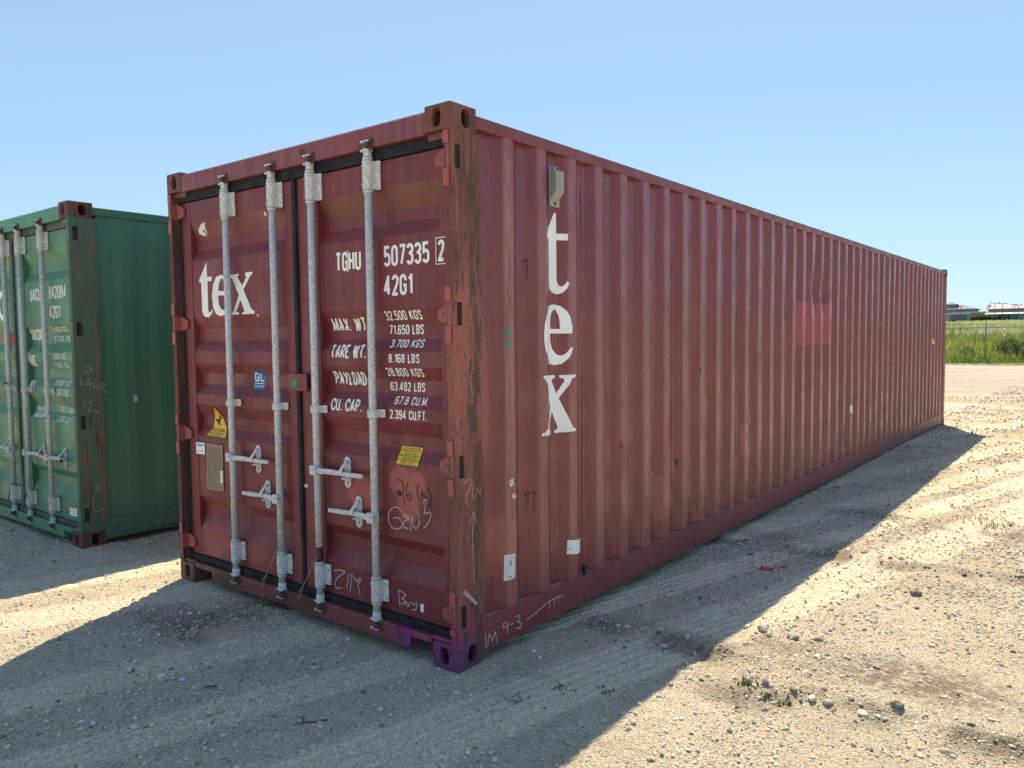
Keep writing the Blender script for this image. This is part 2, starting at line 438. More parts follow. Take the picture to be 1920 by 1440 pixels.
SCARPS = [(-0.4, 6.0, 3.12, 0.028, 0.2, 61), (-0.1, 1.15, 1.00, 0.027, 0.2, 71), (0.8, 2.7, 0.74, 0.022, 0.15, 81), (0.75, 1.35, 1.37, 0.022, 0.12, 91), (-2.2, -1.1, -0.35, 0.020, 0.3, 97), (0.2, 3.2, 4.6, 0.012, 0.3, 99)]
def band(x, y, px, py, dx, dy, half, soft=0.06):
    """signed distance across a wheel track and its mask"""
    n = math.hypot(dx, dy); dx, dy = dx / n, dy / n
    t = (x - px) * dy - (y - py) * dx
    t = t + 0.03 * fbm(x * 0.8, y * 0.8, 5, 2)
    return t, np.clip((half - np.abs(t)) / soft, 0, 1)
TRACKS = [(-0.52, -0.75, 0.27, 1.0, 0.16), (0.32, -0.26, 0.24, 1.0, 0.24), (-2.45, -1.05, 0.35, 1.0, 0.22), (-3.3, -1.3, 0.3, 1.0, 0.25), (-1.35, -1.3, 0.30, 1.0, 0.18)]
def track_mask(x, y):
    m = 0 * x
    for (px, py, dx, dy, hw) in TRACKS: m = np.maximum(m, band(x, y, px, py, dx, dy, hw)[1])
    return m
def soil_mask(x, y):
    m = 0 * x
    for sc_ in SCARPS: m = np.maximum(m, scarp(x, y, *sc_, soil=True))
    return m * np.clip(0.6 + 2 * fbm(x * 5, y * 5, 47, 3), 0, 1)
def gheight(x, y):
    x = np.asarray(x, float); y = np.asarray(y, float)
    far = np.clip(np.hypot(x, y) / 30, 0, 1)
    h = 0.024 * fbm(x * 0.5, y * 0.5, 11, 2)
    h += (0.006 + 0.02 * far) * fbm(x * 3.1, y * 3.1, 21, 3)
    clod = np.clip(0.55 + 1.6 * fbm(x * 1.4, y * 1.4, 45, 3), 0.15, 1.4)
    tm = track_mask(x, y)
    clod = clod * (1 - 0.75 * tm)
    h += 0.011 * clod * fbm(x * 11, y * 11, 31, 2)
    h += 0.015 * clod * np.abs(fbm(x * 24, y * 24, 35, 2))
    h += 0.012 * np.maximum(0, fbm(x * 6, y * 6, 41, 4) - 0.18) * 3 * clod
    for sc_ in SCARPS: h += scarp(x, y, *sc_)
    for (px, py, dx, dy, hw) in TRACKS:
        t, m = band(x, y, px, py, dx, dy, hw)
        h += m * (0.0065 * np.sin(2 * math.pi * t / 0.062) - 0.004)
    t, m = band(x, y, -0.81, -0.35, 0.05, 1.0, 0.05, 0.03)
    m = m * np.clip((y + 0.62) / 0.1, 0, 1) * np.clip((0.05 - y) / 0.2, 0, 1)
    h = h * (1 - 0.85 * m) - 0.012 * m
    h -= 0.018
    h += 0.022 * np.exp(-((x + 2.0) / 0.95) ** 2 - ((y + 1.1) / 0.85) ** 2)
    h += 0.030 * np.clip((y - 4) / 5, 0, 1) * np.clip((x + 1.5) / 1.0, 0, 1)
    # packed level under the containers' feet
    for (cx, cy) in ((-0.08, 0.09), (-2.36, 0.09), (-0.08, 12.1), (-2.36, 12.1), (-3.82, 0.03)):
        w = np.exp(-(((x - cx) ** 2 + (y - cy) ** 2) / 0.22 ** 2))
        h = h * (1 - w) + w * -0.004
    z = np.interp(y, TY, TZ)
    rough = np.clip((y - 44) / 20, 0, 1)
    return z + h * (1 - 0.5 * rough) + rough * 0.5 * fbm(x * 0.05, y * 0.05, 51, 3)

def axis(lo, hi, near0, near1, s0, growth):
    a = list(np.arange(near0, near1, s0))
    s, t = s0, near1
    while t < hi:
        a.append(t); s *= growth; t += s
    a.append(hi)
    s, t, left = s0, near0, []
    while t > lo:
        s *= growth; t -= s
        left.append(max(t, lo))
    return np.array(left[::-1] + a)
gx = axis(-1600, 1600, -2.6, 2.5, 0.0145, 1.035)
gy = axis(-900, 1800, -1.7, 2.0, 0.0145, 1.022)
X, Y = np.meshgrid(gx, gy)
Zg = gheight(X, Y)
nx, ny = len(gx), len(gy)
co = np.stack([X, Y, Zg], -1).reshape(-1, 3)
idx = np.arange(nx * ny).reshape(ny, nx)
quads = np.stack([idx[:-1, :-1], idx[:-1, 1:], idx[1:, 1:], idx[1:, :-1]], -1).reshape(-1, 4)
def np_mesh(name, co, faces, mat, k, smooth=False):
    me = bpy.data.meshes.new(name)
    me.vertices.add(len(co)); me.vertices.foreach_set('co', np.ascontiguousarray(co, np.float32).ravel())
    nf = len(faces)
    me.loops.add(nf * k); me.loops.foreach_set('vertex_index', np.ascontiguousarray(faces, np.int32).ravel())
    me.polygons.add(nf); me.polygons.foreach_set('loop_start', np.arange(nf, dtype=np.int32) * k)
    me.polygons.foreach_set('use_smooth', np.full(nf, smooth))
    if mat is not None:
        for m in (mat if isinstance(mat, (list, tuple)) else [mat]): me.materials.append(m)
    me.update(calc_edges=True)
    return me

b = NB('dusty gravel ground')
s = b.xyz()
SAND, TAN, GREY, BRN = (0.70, 0.61, 0.47), (0.65, 0.555, 0.41), (0.55, 0.50, 0.43), (0.44, 0.35, 0.255)
col = b.mix(b.ramp(b.noise(0.9, 5, 0.6), 0.35, 0.65), SAND, TAN)
col = b.mix(b.math('MULTIPLY', b.ramp(b.noise(2.3, 6, 0.65), 0.52, 0.70), 0.4), col, GREY)
col = b.mix(b.math('MULTIPLY', b.ramp(b.noise(1.6, 7, 0.7, stretch=(1, 1.6, 1)), 0.58, 0.72), 0.45), col, BRN)
# disturbed damp soil here and there
for (cx, cy, rx, ry, a) in ((-1.55, -0.2, 0.16, 0.42, 0.75), (1.5, 1.18, 0.45, 0.22, 0.5), (1.75, 1.2, 0.3, 0.2, 0.55), (0.5, 3.35, 0.7, 0.14, 0.5), (0.5, 1.05, 0.5, 0.1, 0.35), (1.45, 2.75, 0.4, 0.2, 0.3), (0.25, 0.1, 0.14, 0.3, 0.35)):
    col = b.mix(b.math('MULTIPLY', b.math('MULTIPLY', b.blob(0, 1, cx, cy, rx, ry, 0.6, False, 0.9), b.ramp(b.noise(24, 6, 0.7), 0.38, 0.58)), a), col, (0.17, 0.125, 0.088))
def attr(nm):
    n = b.t.nodes.new('ShaderNodeAttribute'); n.attribute_name = nm; return n.outputs['Fac']
trk, soil = attr('track'), attr('soil')
col = b.mix(b.math('MULTIPLY', trk, 0.16), col, (0.62, 0.56, 0.43))
col = b.mix(b.math('MULTIPLY', soil, 0.75), col, (0.24, 0.185, 0.135))
# far yard: pinkish grey gravel, thin olive growth
far = b.ramp(s[1], 14.0, 24.0)
col = b.mix(b.math('MULTIPLY', far, 0.85), col, (0.46, 0.385, 0.33))
ln2 = b.ramp(b.noise(1.0, 6, 0.7, stretch=(0.12, 1.5, 1)), 0.50, 0.66)
col = b.mix(b.math('MULTIPLY', b.math('MULTIPLY', far, ln2), 0.6), col, (0.30, 0.245, 0.21))
lanes = b.ramp(b.noise(1.0, 4, 0.6, stretch=(0.03, 0.55, 1)), 0.45, 0.62)
col = b.mix(b.math('MULTIPLY', b.math('MULTIPLY', far, lanes), 0.5), col, (0.54, 0.48, 0.42))
ol = b.math('MULTIPLY', b.blob(1, 0, 13.5, 0, 7.5, 60, 0.5), b.ramp(b.noise(1.0, 6, 0.7, stretch=(0.6, 1.2, 1)), 0.45, 0.62))
col = b.mix(b.math('MULTIPLY', ol, 0.55), col, (0.33, 0.29, 0.16))
ge = b.blob(1, 0, 42.6, 0, 2.2, 400, 0.3)
col = b.mix(b.math('MULTIPLY', ge, b.ramp(b.noise(2.5, 5), 0.35, 0.5)), col, (0.15, 0.16, 0.06))
col = b.mix(b.ramp(s[1], 43.5, 45.5), col, (0.10, 0.115, 0.04))
# grit
g1 = b.ramp(b.noise(95, 5, 0.75), 0.30, 0.70, 0.72, 1.36)
col = b.mix(1.0, col, g1, 'MULTIPLY')
vor = b.voro(130, 'F1', 'Color')
sepc = b.t.nodes.new('ShaderNodeSeparateColor'); b.t.links.new(vor, sepc.inputs[0])
col = b.mix(1.0, col, b.ramp(sepc.outputs[0], 0.0, 1.0, 0.84, 1.22, False), 'MULTIPLY')
spk = b.ramp(b.noise(170, 3, 0.6), 0.66, 0.70)
col = b.mix(b.math('MULTIPLY', spk, 0.4), col, (0.16, 0.14, 0.12))
hgt = b.math('ADD', b.math('MULTIPLY', b.noise(44, 8, 0.80), 1.0), b.math('MULTIPLY', b.voro(120), -0.45))
hgt = b.math('MULTIPLY', hgt, b.ramp(trk, 0.0, 1.0, 1.0, 0.5))
b.bump(hgt, 1.0, 0.026)
m_ground = b.done(col, 0.95, 0, 0.15)
me = np_mesh('ground', co, quads, m_ground, 4, True)
for nm, fn in (('track', track_mask), ('soil', soil_mask)):
    at = me.attributes.new(nm, 'FLOAT', 'POINT'); at.data.foreach_set('value', fn(X, Y).ravel().astype(np.float32))
ground = obj('ground', me)
tag(ground, 'dusty pale gravel yard with wheel tracks and ruts', None, None, 'structure')

# loose gravel --------------------------------------------------------
PHI = (1 + 5 ** 0.5) / 2
ICO = np.array([(-1, PHI, 0), (1, PHI, 0), (-1, -PHI, 0), (1, -PHI, 0), (0, -1, PHI), (0, 1, PHI), (0, -1, -PHI), (0, 1, -PHI), (PHI, 0, -1), (PHI, 0, 1), (-PHI, 0, -1), (-PHI, 0, 1)]) / math.sqrt(1 + PHI * PHI)
ICF = np.array([(0, 11, 5), (0, 5, 1), (0, 1, 7), (0, 7, 10), (0, 10, 11), (1, 5, 9), (5, 11, 4), (11, 10, 2), (10, 7, 6), (7, 1, 8), (3, 9, 4), (3, 4, 2), (3, 2, 6), (3, 6, 8), (3, 8, 9), (4, 9, 5), (2, 4, 11), (6, 2, 10), (8, 6, 7), (9, 8, 1)])
OCT = np.array([(1, 0, 0), (-1, 0, 0), (0, 1, 0), (0, -1, 0), (0, 0, 1), (0, 0, -1)], float)
OCF = np.array([(0, 2, 4), (2, 1, 4), (1, 3, 4), (3, 0, 4), (2, 0, 5), (1, 2, 5), (3, 1, 5), (0, 3, 5)])
def stones_mesh(px, py, size, seed, ICO=ICO, ICF=ICF):
    nv = len(ICO)
    g = np.random.default_rng(seed)
    n = len(px)
    a = g.uniform(0, 2 * math.pi, n)
    sc = np.stack([g.uniform(0.75, 1.35, n), g.uniform(0.6, 1.0, n), g.uniform(0.4, 0.75, n)], -1) * size[:, None] * 0.5
    v = ICO[None] * g.uniform(0.72, 1.2, (n, nv, 1)) * sc[:, None, :]
    tx = g.uniform(-0.35, 0.35, n)[:, None]
    v = np.stack([v[..., 0], v[..., 1] * np.cos(tx) - v[..., 2] * np.sin(tx), v[..., 1] * np.sin(tx) + v[..., 2] * np.cos(tx)], -1)
    ca, sa = np.cos(a)[:, None], np.sin(a)[:, None]
    x = v[..., 0] * ca - v[..., 1] * sa; y = v[..., 0] * sa + v[..., 1] * ca
    pz = gheight(px, py) + sc[:, 2] * g.uniform(0.1, 0.7, n)
    v = np.stack([x + px[:, None], y + py[:, None], v[..., 2] + pz[:, None]], -1)
    fcs = (ICF[None] + (np.arange(n) * nv)[:, None, None]).reshape(-1, 3)
    return v.reshape(-1, 3), fcs
def stone_mat(name, c, c2):
    b = NB(name)
    return b.done(b.mix(b.ramp(b.noise(25, 5, 0.65), 0.35, 0.65), c, c2), 0.9, 0, 0.2)
m_st = [stone_mat('pale stone', (0.62, 0.56, 0.445), (0.54, 0.485, 0.38)), stone_mat('grey stone', (0.40, 0.37, 0.325), (0.48, 0.44, 0.385)), stone_mat('dark stone', (0.17, 0.155, 0.145), (0.24, 0.22, 0.20)), stone_mat('white stone', (0.68, 0.66, 0.62), (0.58, 0.56, 0.51))]
def scatter(n, x0, x1, y0, y1, keep):
    x = rng.uniform(x0, x1, n); y = rng.uniform(y0, y1, n)
    k = rng.uniform(0, 1, n) < keep(x, y)
    return x[k], y[k]
def dens(x, y):
    d = 0.28 + 1.8 * np.maximum(0, fbm(x * 1.7, y * 1.7, 101, 4) + 0.08)
    d = d + 0.9 * soil_mask(x, y)
    d = d * (1 - 0.55 * track_mask(x, y))
    inside = ((x > -2.42) & (x < -0.02) & (y > 0.03) & (y < 12.1)) | (x < -3.76) & (y > 0.0)
    return np.clip(d, 0, 1) * (~inside)
for nm, sets, base_v, base_f, sd in (('gravel', ((26000, (-5.0, 2.8, -1.9, 3.0), 0.011, 0.032, 3.6), (34000, (-0.1, 4.5, 2.0, 9.0), 0.012, 0.028, 1.8), (14000, (-0.2, 6.0, 8.0, 24.0), 0.02, 0.05, 2.0)), ICO, ICF, 3),
                                     ('grit', ((170000, (-3.8, 2.7, -1.8, 2.6), 0.004, 0.013, 1.7), (40000, (-0.1, 3.6, 2.4, 6.5), 0.007, 0.014, 1.5)), OCT, OCF, 5)):
    xs, ys, ss = [], [], []
    for (n, bx_, lo, hi, p) in sets:
        x, y = scatter(n, *bx_, dens)
        xs.append(x); ys.append(y); ss.append(lo + (hi - lo) * rng.uniform(0, 1, len(x)) ** p)
    xs, ys, ss = np.concatenate(xs), np.concatenate(ys), np.concatenate(ss)
    v, fc = stones_mesh(xs, ys, ss, sd, base_v, base_f)
    me = np_mesh(nm, v, fc, m_st, 3)
    mi = np.repeat(rng.choice(4, len(xs), p=[0.54, 0.28, 0.11, 0.07]).astype(np.int32), len(base_f))
    me.polygons.foreach_set('material_index', mi)
    tag(obj(nm, me), {'gravel': 'loose small gravel scattered over the dusty yard', 'grit': 'fine grit lying on the dusty yard'}[nm], 'gravel', None, 'stuff')

# stones one can pick out --------------------------------------------
def one_stone(x, y, size, mat, label, group=None, seed=0, sub=1):
    bm = bmesh.new()
    bmesh.ops.create_icosphere(bm, subdivisions=2, radius=size * 0.5)
    g = random.Random(seed)
    off = Vector((g.random() * 9, g.random() * 9, g.random() * 9))
    sx, sy, sz = g.uniform(0.9, 1.3), g.uniform(0.7, 1.0), g.uniform(0.5, 0.8)
    from mathutils import noise as mn
    for v_ in bm.verts:
        d = 1 + 0.45 * mn.noise(v_.co / size * 2.2 + off)
        v_.co = Vector((v_.co.x * sx, v_.co.y * sy, v_.co.z * sz)) * d
    me_ = bpy.data.meshes.new('stone'); bm.to_mesh(me_); bm.free(); me_.materials.append(mat)
    o = obj('stone', me_, None, (x, y, float(gheight(x, y)) + size * 0.18))
    o.rotation_euler = (0, 0, g.uniform(0, 6))
    return tag(o, label, 'stone', group)
one_stone(1.43, 2.47, 0.065, m_st[2], 'dark fist-sized stone alone on the sunlit gravel', None, 1)
one_stone(1.24, 1.21, 0.036, m_st[3], 'white pebble in the sunlit rut beyond the green weed', None, 2)
one_stone(-1.09, -0.84, 0.042, m_st[3], 'bright white pebble in the shade before the red doors', None, 3)
one_stone(-0.71, -1.15, 0.050, m_st[0], 'pale stone in the shade near the bottom left', None, 4)
one_stone(1.89, 0.61, 0.040, m_st[1], 'grey brown stone at the sunlit bottom right corner', None, 5)
k = 0
for (x, y, s_) in ((1.23, 0.92, .03), (1.37, 1.70, .024), (-1.55, -.47, .034), (-.84, -.68, .03), (-.95, -1.44, .032), (.86, 1.37, .045), (.90, 1.38, .06), (.95, 1.35, .05), (1.0, 1.36, .05), (1.03, 1.40, .065), (1.08, 1.36, .05), (1.12, 1.39, .045), (1.15, 1.36, .04), (1.18, 1.42, .05), (1.0, .70, .04), (1.08, .74, .04), (1.14, .75, .05), (1.17, .69, .035), (1.22, .73, .05), (1.27, .70, .045), (1.33, .74, .055), (1.42, .72, .05), (1.47, .76, .04), (1.55, .78, .05), (1.63, .80, .04), (1.7, .84, .05), (.55, 3.16, .04), (.7, 3.2, .05), (.78, 3.17, .04), (.82, 3.22, .06), (.95, 3.18, .045), (1.1, 3.2, .05), (1.22, 3.15, .05), (1.4, 3.13, .04), (1.62, 3.1, .05), (.35, 1.02, .035), (.42, .99, .03), (.48, 1.0, .04), (.55, .97, .035), (.62, .98, .045), (.75, 1.0, .04)):
    x, y, s_ = x + random.uniform(-.05, .05), y + random.uniform(-.05, .05), s_ * random.uniform(.55, .95)
    k += 1
    one_stone(x, y, s_, m_st[k % 3], 'small rough stone lying loose on the gravel ground', 'loose stones on the gravel', 10 + k)

# weeds ---------------------------------------------------------------
def veg_mat(name, c, c2, trans=0.25):
    b = NB(name)
    at = b.t.nodes.new('ShaderNodeAttribute'); at.attribute_name = 'tint'
    col = b.mix(at.outputs['Fac'], c, c2)
    tr = b.t.nodes.new('ShaderNodeBsdfTranslucent'); b.t.links.new(col, tr.inputs[0])
    mx = b.t.nodes.new('ShaderNodeMixShader'); mx.inputs[0].default_value = trans
    b.done(col, 0.7, 0, 0.2)
    b.t.links.new(b.bs.outputs[0], mx.inputs[1]); b.t.links.new(tr.outputs[0], mx.inputs[2])
    b.t.links.new(mx.outputs[0], b.out.inputs[0])
    return b.m
m_weed = veg_mat('weed leaf', (0.09, 0.12, 0.04), (0.20, 0.22, 0.09))
m_dry = veg_mat('dry grass blade', (0.16, 0.17, 0.06), (0.30, 0.27, 0.13))
def blades(px, py, pz, h, w, lean, seed, segs=2):
    """tapered grass blades as strips; returns verts, tris, per-vertex tint"""
    g = np.random.default_rng(seed)
    n = len(px)
    a = g.uniform(0, 2 * math.pi, n); dx, dy = np.cos(a), np.sin(a)
    wx, wy = -dy * w * 0.5, dx * w * 0.5
    l1 = lean * g.uniform(0.2, 1, n) * h
    P = np.empty((n, 5, 3))
    P[:, 0] = np.stack([px - wx, py - wy, pz], -1)
    P[:, 1] = np.stack([px + wx, py + wy, pz], -1)
    mx_, my_, mz = px + dx * l1 * 0.35, py + dy * l1 * 0.35, pz + h * 0.6
    P[:, 2] = np.stack([mx_ + wx * 0.8, my_ + wy * 0.8, mz], -1)
    P[:, 3] = np.stack([mx_ - wx * 0.8, my_ - wy * 0.8, mz], -1)
    P[:, 4] = np.stack([px + dx * l1, py + dy * l1, pz + h], -1)
    F = np.array([(0, 1, 2), (0, 2, 3), (3, 2, 4)])
    fcs = (F[None] + (np.arange(n) * 5)[:, None, None]).reshape(-1, 3)
    tint = np.repeat(g.uniform(0, 1, n), 5)
    return P.reshape(-1, 3), fcs, tint
def veg_obj(name, v, fc, tint, mat):
    me_ = np_mesh(name, v, fc, mat, 3)
    at = me_.attributes.new('tint', 'FLOAT', 'POINT'); at.data.foreach_set('value', tint.astype(np.float32))
    return obj(name, me_)
def weed(cx, cy, n, rad_, h, label, seed, mat, name='weed_plant', w=0.016, cat='weed', group=None):
    g = np.random.default_rng(seed)
    x = g.normal(0, rad_ * 0.5, n); y = g.normal(0, rad_ * 0.4, n)
    z = gheight(cx + x, cy + y) - gheight(cx, cy) - 0.004
    v, fc, t = blades(x, y, z, g.uniform(0.5, 1, n) * h, np.full(n, w), 1.3, seed)
    o = veg_obj(name, v, fc, t, mat)
    o.location = (cx, cy, float(gheight(cx, cy)))
    return tag(o, label, cat, group)
weed(1.10, 0.70, 22, 0.09, 0.03, 'low green weed at the left end of the sunlit stone row', 1, m_weed)
weed(1.22, 0.64, 12, 0.08, 0.025, 'small green weed between two leafier weeds in the stone row', 2, m_weed)
weed(1.31, 0.66, 16, 0.09, 0.026, 'low green weed rightmost in the sunlit stone row', 3, m_weed)
for i, (x, y, n) in enumerate(((1.57, 4.62, 40), (1.43, 4.87, 26), (1.25, 5.25, 22), (1.66, 4.8, 18), (1.32, 4.75, 14), (1.95, 5.3, 24))):
    weed(x, y, n, 0.10, 0.06, 'sparse dry grass tuft on the sunlit gravel beside the container', 20 + i, m_dry, 'grass_tuft', 0.006, 'grass tuft', 'dry grass tufts on the gravel')
for i, (x, y) in enumerate(((0.45, 0.18), (0.36, -0.02), (0.62, 0.28))):
    weed(x, y, 30, 0.06, 0.02, 'tiny low weed on shaded ground below the magenta corner', 40 + i, m_weed, 'weed_plant', 0.007, 'weed', 'tiny weeds by the corner')
# thin growth on the far yard
x, y = scatter(9000, -6, 14, 9.5, 22, lambda x, y: np.clip(2.2 * (fbm(x * 0.6, y * 1.0, 77, 4) + 0.05), 0, 1) * (np.abs(y - 14.5) < 7))
v, fc, t = blades(x, y, gheight(x, y), rng.uniform(0.03, 0.08, len(x)), np.full(len(x), 0.012), 1.2, 55)
tag(veg_obj('sparse_grass', v, fc, t, m_dry), 'sparse olive grass growing thinly on the gravel behind the container', 'grass', None, 'stuff')

# litter --------------------------------------------------------------
mb = MB()
for i, (x, y, a, l, w) in enumerate(((-0.03, -0.05, 0.5, 0.09, 0.022), (0.03, 0.05, 0.9, 0.11, 0.02), (-0.055, -0.02, -0.5, 0.05, 0.02))):
    ca, sa = math.cos(a), math.sin(a)
    pts = []
    for k in range(5):
        t = (k / 4 - 0.5) * l
        for s_ in (-0.5, 0.5):
            pts.append((x + t * ca - s_ * w * sa, y + t * sa + s_ * w * ca, 0.006 + 0.008 * math.sin(k * 1.9 + i) + 0.004 * s_ + 0.008))
    mb.add(pts, [(2 * k, 2 * k + 2, 2 * k + 3, 2 * k + 1) for k in range(4)])
o = part('plastic_scrap', mb, plain('red plastic film', (0.55, 0.035, 0.035), 0.45), None, loc=(0.57, 2.49, float(gheight(0.57, 2.49))))
sm_ = o.modifiers.new('thick', 'SOLIDIFY'); sm_.thickness = 0.001
tag(o, 'crumpled strip of red plastic film on the shaded gravel', 'litter')
for i, (x, y, a, l) in enumerate(((-0.79, -0.78, 1.2, 0.07), (-0.19, -0.69, 0.9, 0.14))):
    mb = MB(); d = Vector((math.cos(a), math.sin(a), 0.05)) * l * 0.5
    mb.tube([-d, -d * 0.3 + Vector((0, 0.006, 0.003)), d * 0.4, d], 0.0035)
    tag(part('twig', mb, plain('dry twig', (0.13, 0.10, 0.07), 0.9), None, loc=(x, y, float(gheight(x, y)) + 0.006)), ('short dry twig on the shaded gravel left of the longer twig', 'longer dry twig on the shaded gravel near the bottom')[i], 'twig')

# measured outlines of lettering, chalk marks and stickers (metres on the container faces)
RTEXT = [('TGHU',-0.87,-0.671,1.891,1.99),('507335',-0.504,-0.192,1.894,1.996),('2',-0.135,-0.092,1.895,1.995),('42G1',-0.508,-0.307,1.751,1.853),('32.500 KGS',-0.521,-0.266,1.632,1.679),('71.650 LBS',-0.511,-0.272,1.562,1.61),('3.700 KGS',-0.489,-0.258,1.498,1.538),('8.168 LBS',-0.484,-0.271,1.424,1.468),('28.800 KGS',-0.515,-0.259,1.357,1.4),('63.482 LBS',-0.512,-0.269,1.284,1.329),('67.8 CU.M.',-0.46,-0.233,1.219,1.259),('2.394 CU.FT.',-0.483,-0.225,1.148,1.194),('MAX. WT.',-0.942,-0.658,1.583,1.653),('TARE WT.',-0.929,-0.651,1.443,1.514),('PAYLOAD',-0.934,-0.684,1.303,1.374),('CU. CAP.',-0.933,-0.691,1.167,1.232)]
GTEXT = [('UACU',-0.894,-0.678,1.886,1.987),('842084',-0.533,-0.211,1.889,1.991),('42G1',-0.537,-0.334,1.739,1.84),('30.480 KGS',-0.553,-0.265,1.631,1.675),('67.200 LBS',-0.546,-0.263,1.56,1.604),('MAX.GROSS',-0.985,-0.677,1.568,1.664),('TARE',-0.986,-0.843,1.36,1.452),('3.600 KGS',-0.516,-0.262,1.419,1.469),('7.940 LBS',-0.523,-0.264,1.352,1.398),('NET',-0.986,-0.885,1.147,1.243),('26.880 KGS',-0.531,-0.24,1.213,1.259),('59.260 LBS',-0.552,-0.255,1.138,1.188),('CU.CAP.',-0.936,-0.691,0.944,1.034),('67.7 CU.M.',-0.475,-0.231,1.001,1.048),('2.390 CU.FT.',-0.487,-0.189,0.934,0.977)]
SIDE_T = [(0.847,2.201),(0.867,2.204),(0.868,2.094),(0.932,2.096),(0.932,2.061),(0.868,2.06),(0.868,1.848),(0.878,1.819),(0.896,1.813),(0.914,1.824),(0.928,1.843),(0.937,1.834),(0.928,1.806),(0.903,1.781),(0.87,1.771),(0.827,1.778),(0.803,1.795),(0.798,1.823),(0.792,2.06),(0.742,2.062),(0.752,2.082),(0.804,2.131)]
SIDE_E = [(0.802,1.711),(0.841,1.717),(0.888,1.709),(0.923,1.684),(0.95,1.641),(0.966,1.598),(0.966,1.561),(0.804,1.561),(0.804,1.519),(0.823,1.477),(0.86,1.449),(0.893,1.441),(0.918,1.453),(0.937,1.475),(0.955,1.489),(0.968,1.481),(0.955,1.452),(0.925,1.42),(0.893,1.396),(0.847,1.391),(0.796,1.398),(0.751,1.429),(0.718,1.465),(0.704,1.506),(0.701,1.555),(0.708,1.61),(0.727,1.659)]
SIDE_EH = [(0.804,1.586),(0.806,1.633),(0.816,1.668),(0.836,1.689),(0.857,1.687),(0.877,1.662),(0.884,1.626),(0.886,1.585)]
SIDE_X = [(0.693,1.339),(0.728,1.342),(0.847,1.336),(0.846,1.322),(0.821,1.319),(0.816,1.305),(0.86,1.235),(0.907,1.301),(0.905,1.316),(0.879,1.323),(0.88,1.336),(0.993,1.336),(0.993,1.323),(0.96,1.314),(0.876,1.21),(0.944,1.073),(0.97,1.045),(0.997,1.035),(0.994,1.023),(0.944,1.023),(0.836,1.025),(0.836,1.038),(0.862,1.042),(0.868,1.056),(0.815,1.14),(0.779,1.058),(0.803,1.037),(0.799,1.02),(0.676,1.027),(0.674,1.039),(0.706,1.046),(0.733,1.064),(0.802,1.163),(0.764,1.224),(0.744,1.282),(0.71,1.319),(0.69,1.332)]
DOOR_T = [(-2.097,2.027),(-2.095,1.936),(-2.042,1.933),(-2.045,1.906),(-2.092,1.909),(-2.094,1.735),(-2.086,1.717),(-2.066,1.716),(-2.052,1.734),(-2.043,1.73),(-2.054,1.705),(-2.091,1.686),(-2.123,1.689),(-2.148,1.7),(-2.163,1.726),(-2.163,1.826),(-2.165,1.903),(-2.189,1.909),(-2.181,1.926),(-2.13,1.985)]
DOOR_E = [(-1.942,1.939),(-1.994,1.93),(-2.029,1.885),(-2.047,1.821),(-2.038,1.748),(-2.007,1.704),(-1.956,1.69),(-1.898,1.701),(-1.858,1.728),(-1.846,1.763),(-1.856,1.767),(-1.876,1.743),(-1.915,1.726),(-1.947,1.731),(-1.974,1.761),(-1.979,1.815),(-1.853,1.813),(-1.853,1.855),(-1.867,1.898),(-1.897,1.928)]
DOOR_EH = [(-1.976,1.842),(-1.966,1.889),(-1.943,1.917),(-1.918,1.912),(-1.91,1.879),(-1.909,1.84)]
DOOR_X = [(-1.828,1.931),(-1.753,1.935),(-1.754,1.924),(-1.77,1.918),(-1.721,1.863),(-1.676,1.912),(-1.687,1.92),(-1.687,1.937),(-1.613,1.938),(-1.616,1.925),(-1.64,1.914),(-1.71,1.838),(-1.638,1.728),(-1.603,1.707),(-1.606,1.696),(-1.73,1.695),(-1.729,1.705),(-1.705,1.713),(-1.743,1.781),(-1.79,1.712),(-1.762,1.706),(-1.763,1.695),(-1.847,1.695),(-1.844,1.703),(-1.822,1.71),(-1.76,1.809),(-1.823,1.91),(-1.841,1.918),(-1.849,1.929)]
DOOR_DOT = [(-1.575,1.694),(-1.563,1.691),(-1.567,1.682),(-1.579,1.675),(-1.588,1.677),(-1.588,1.686)]
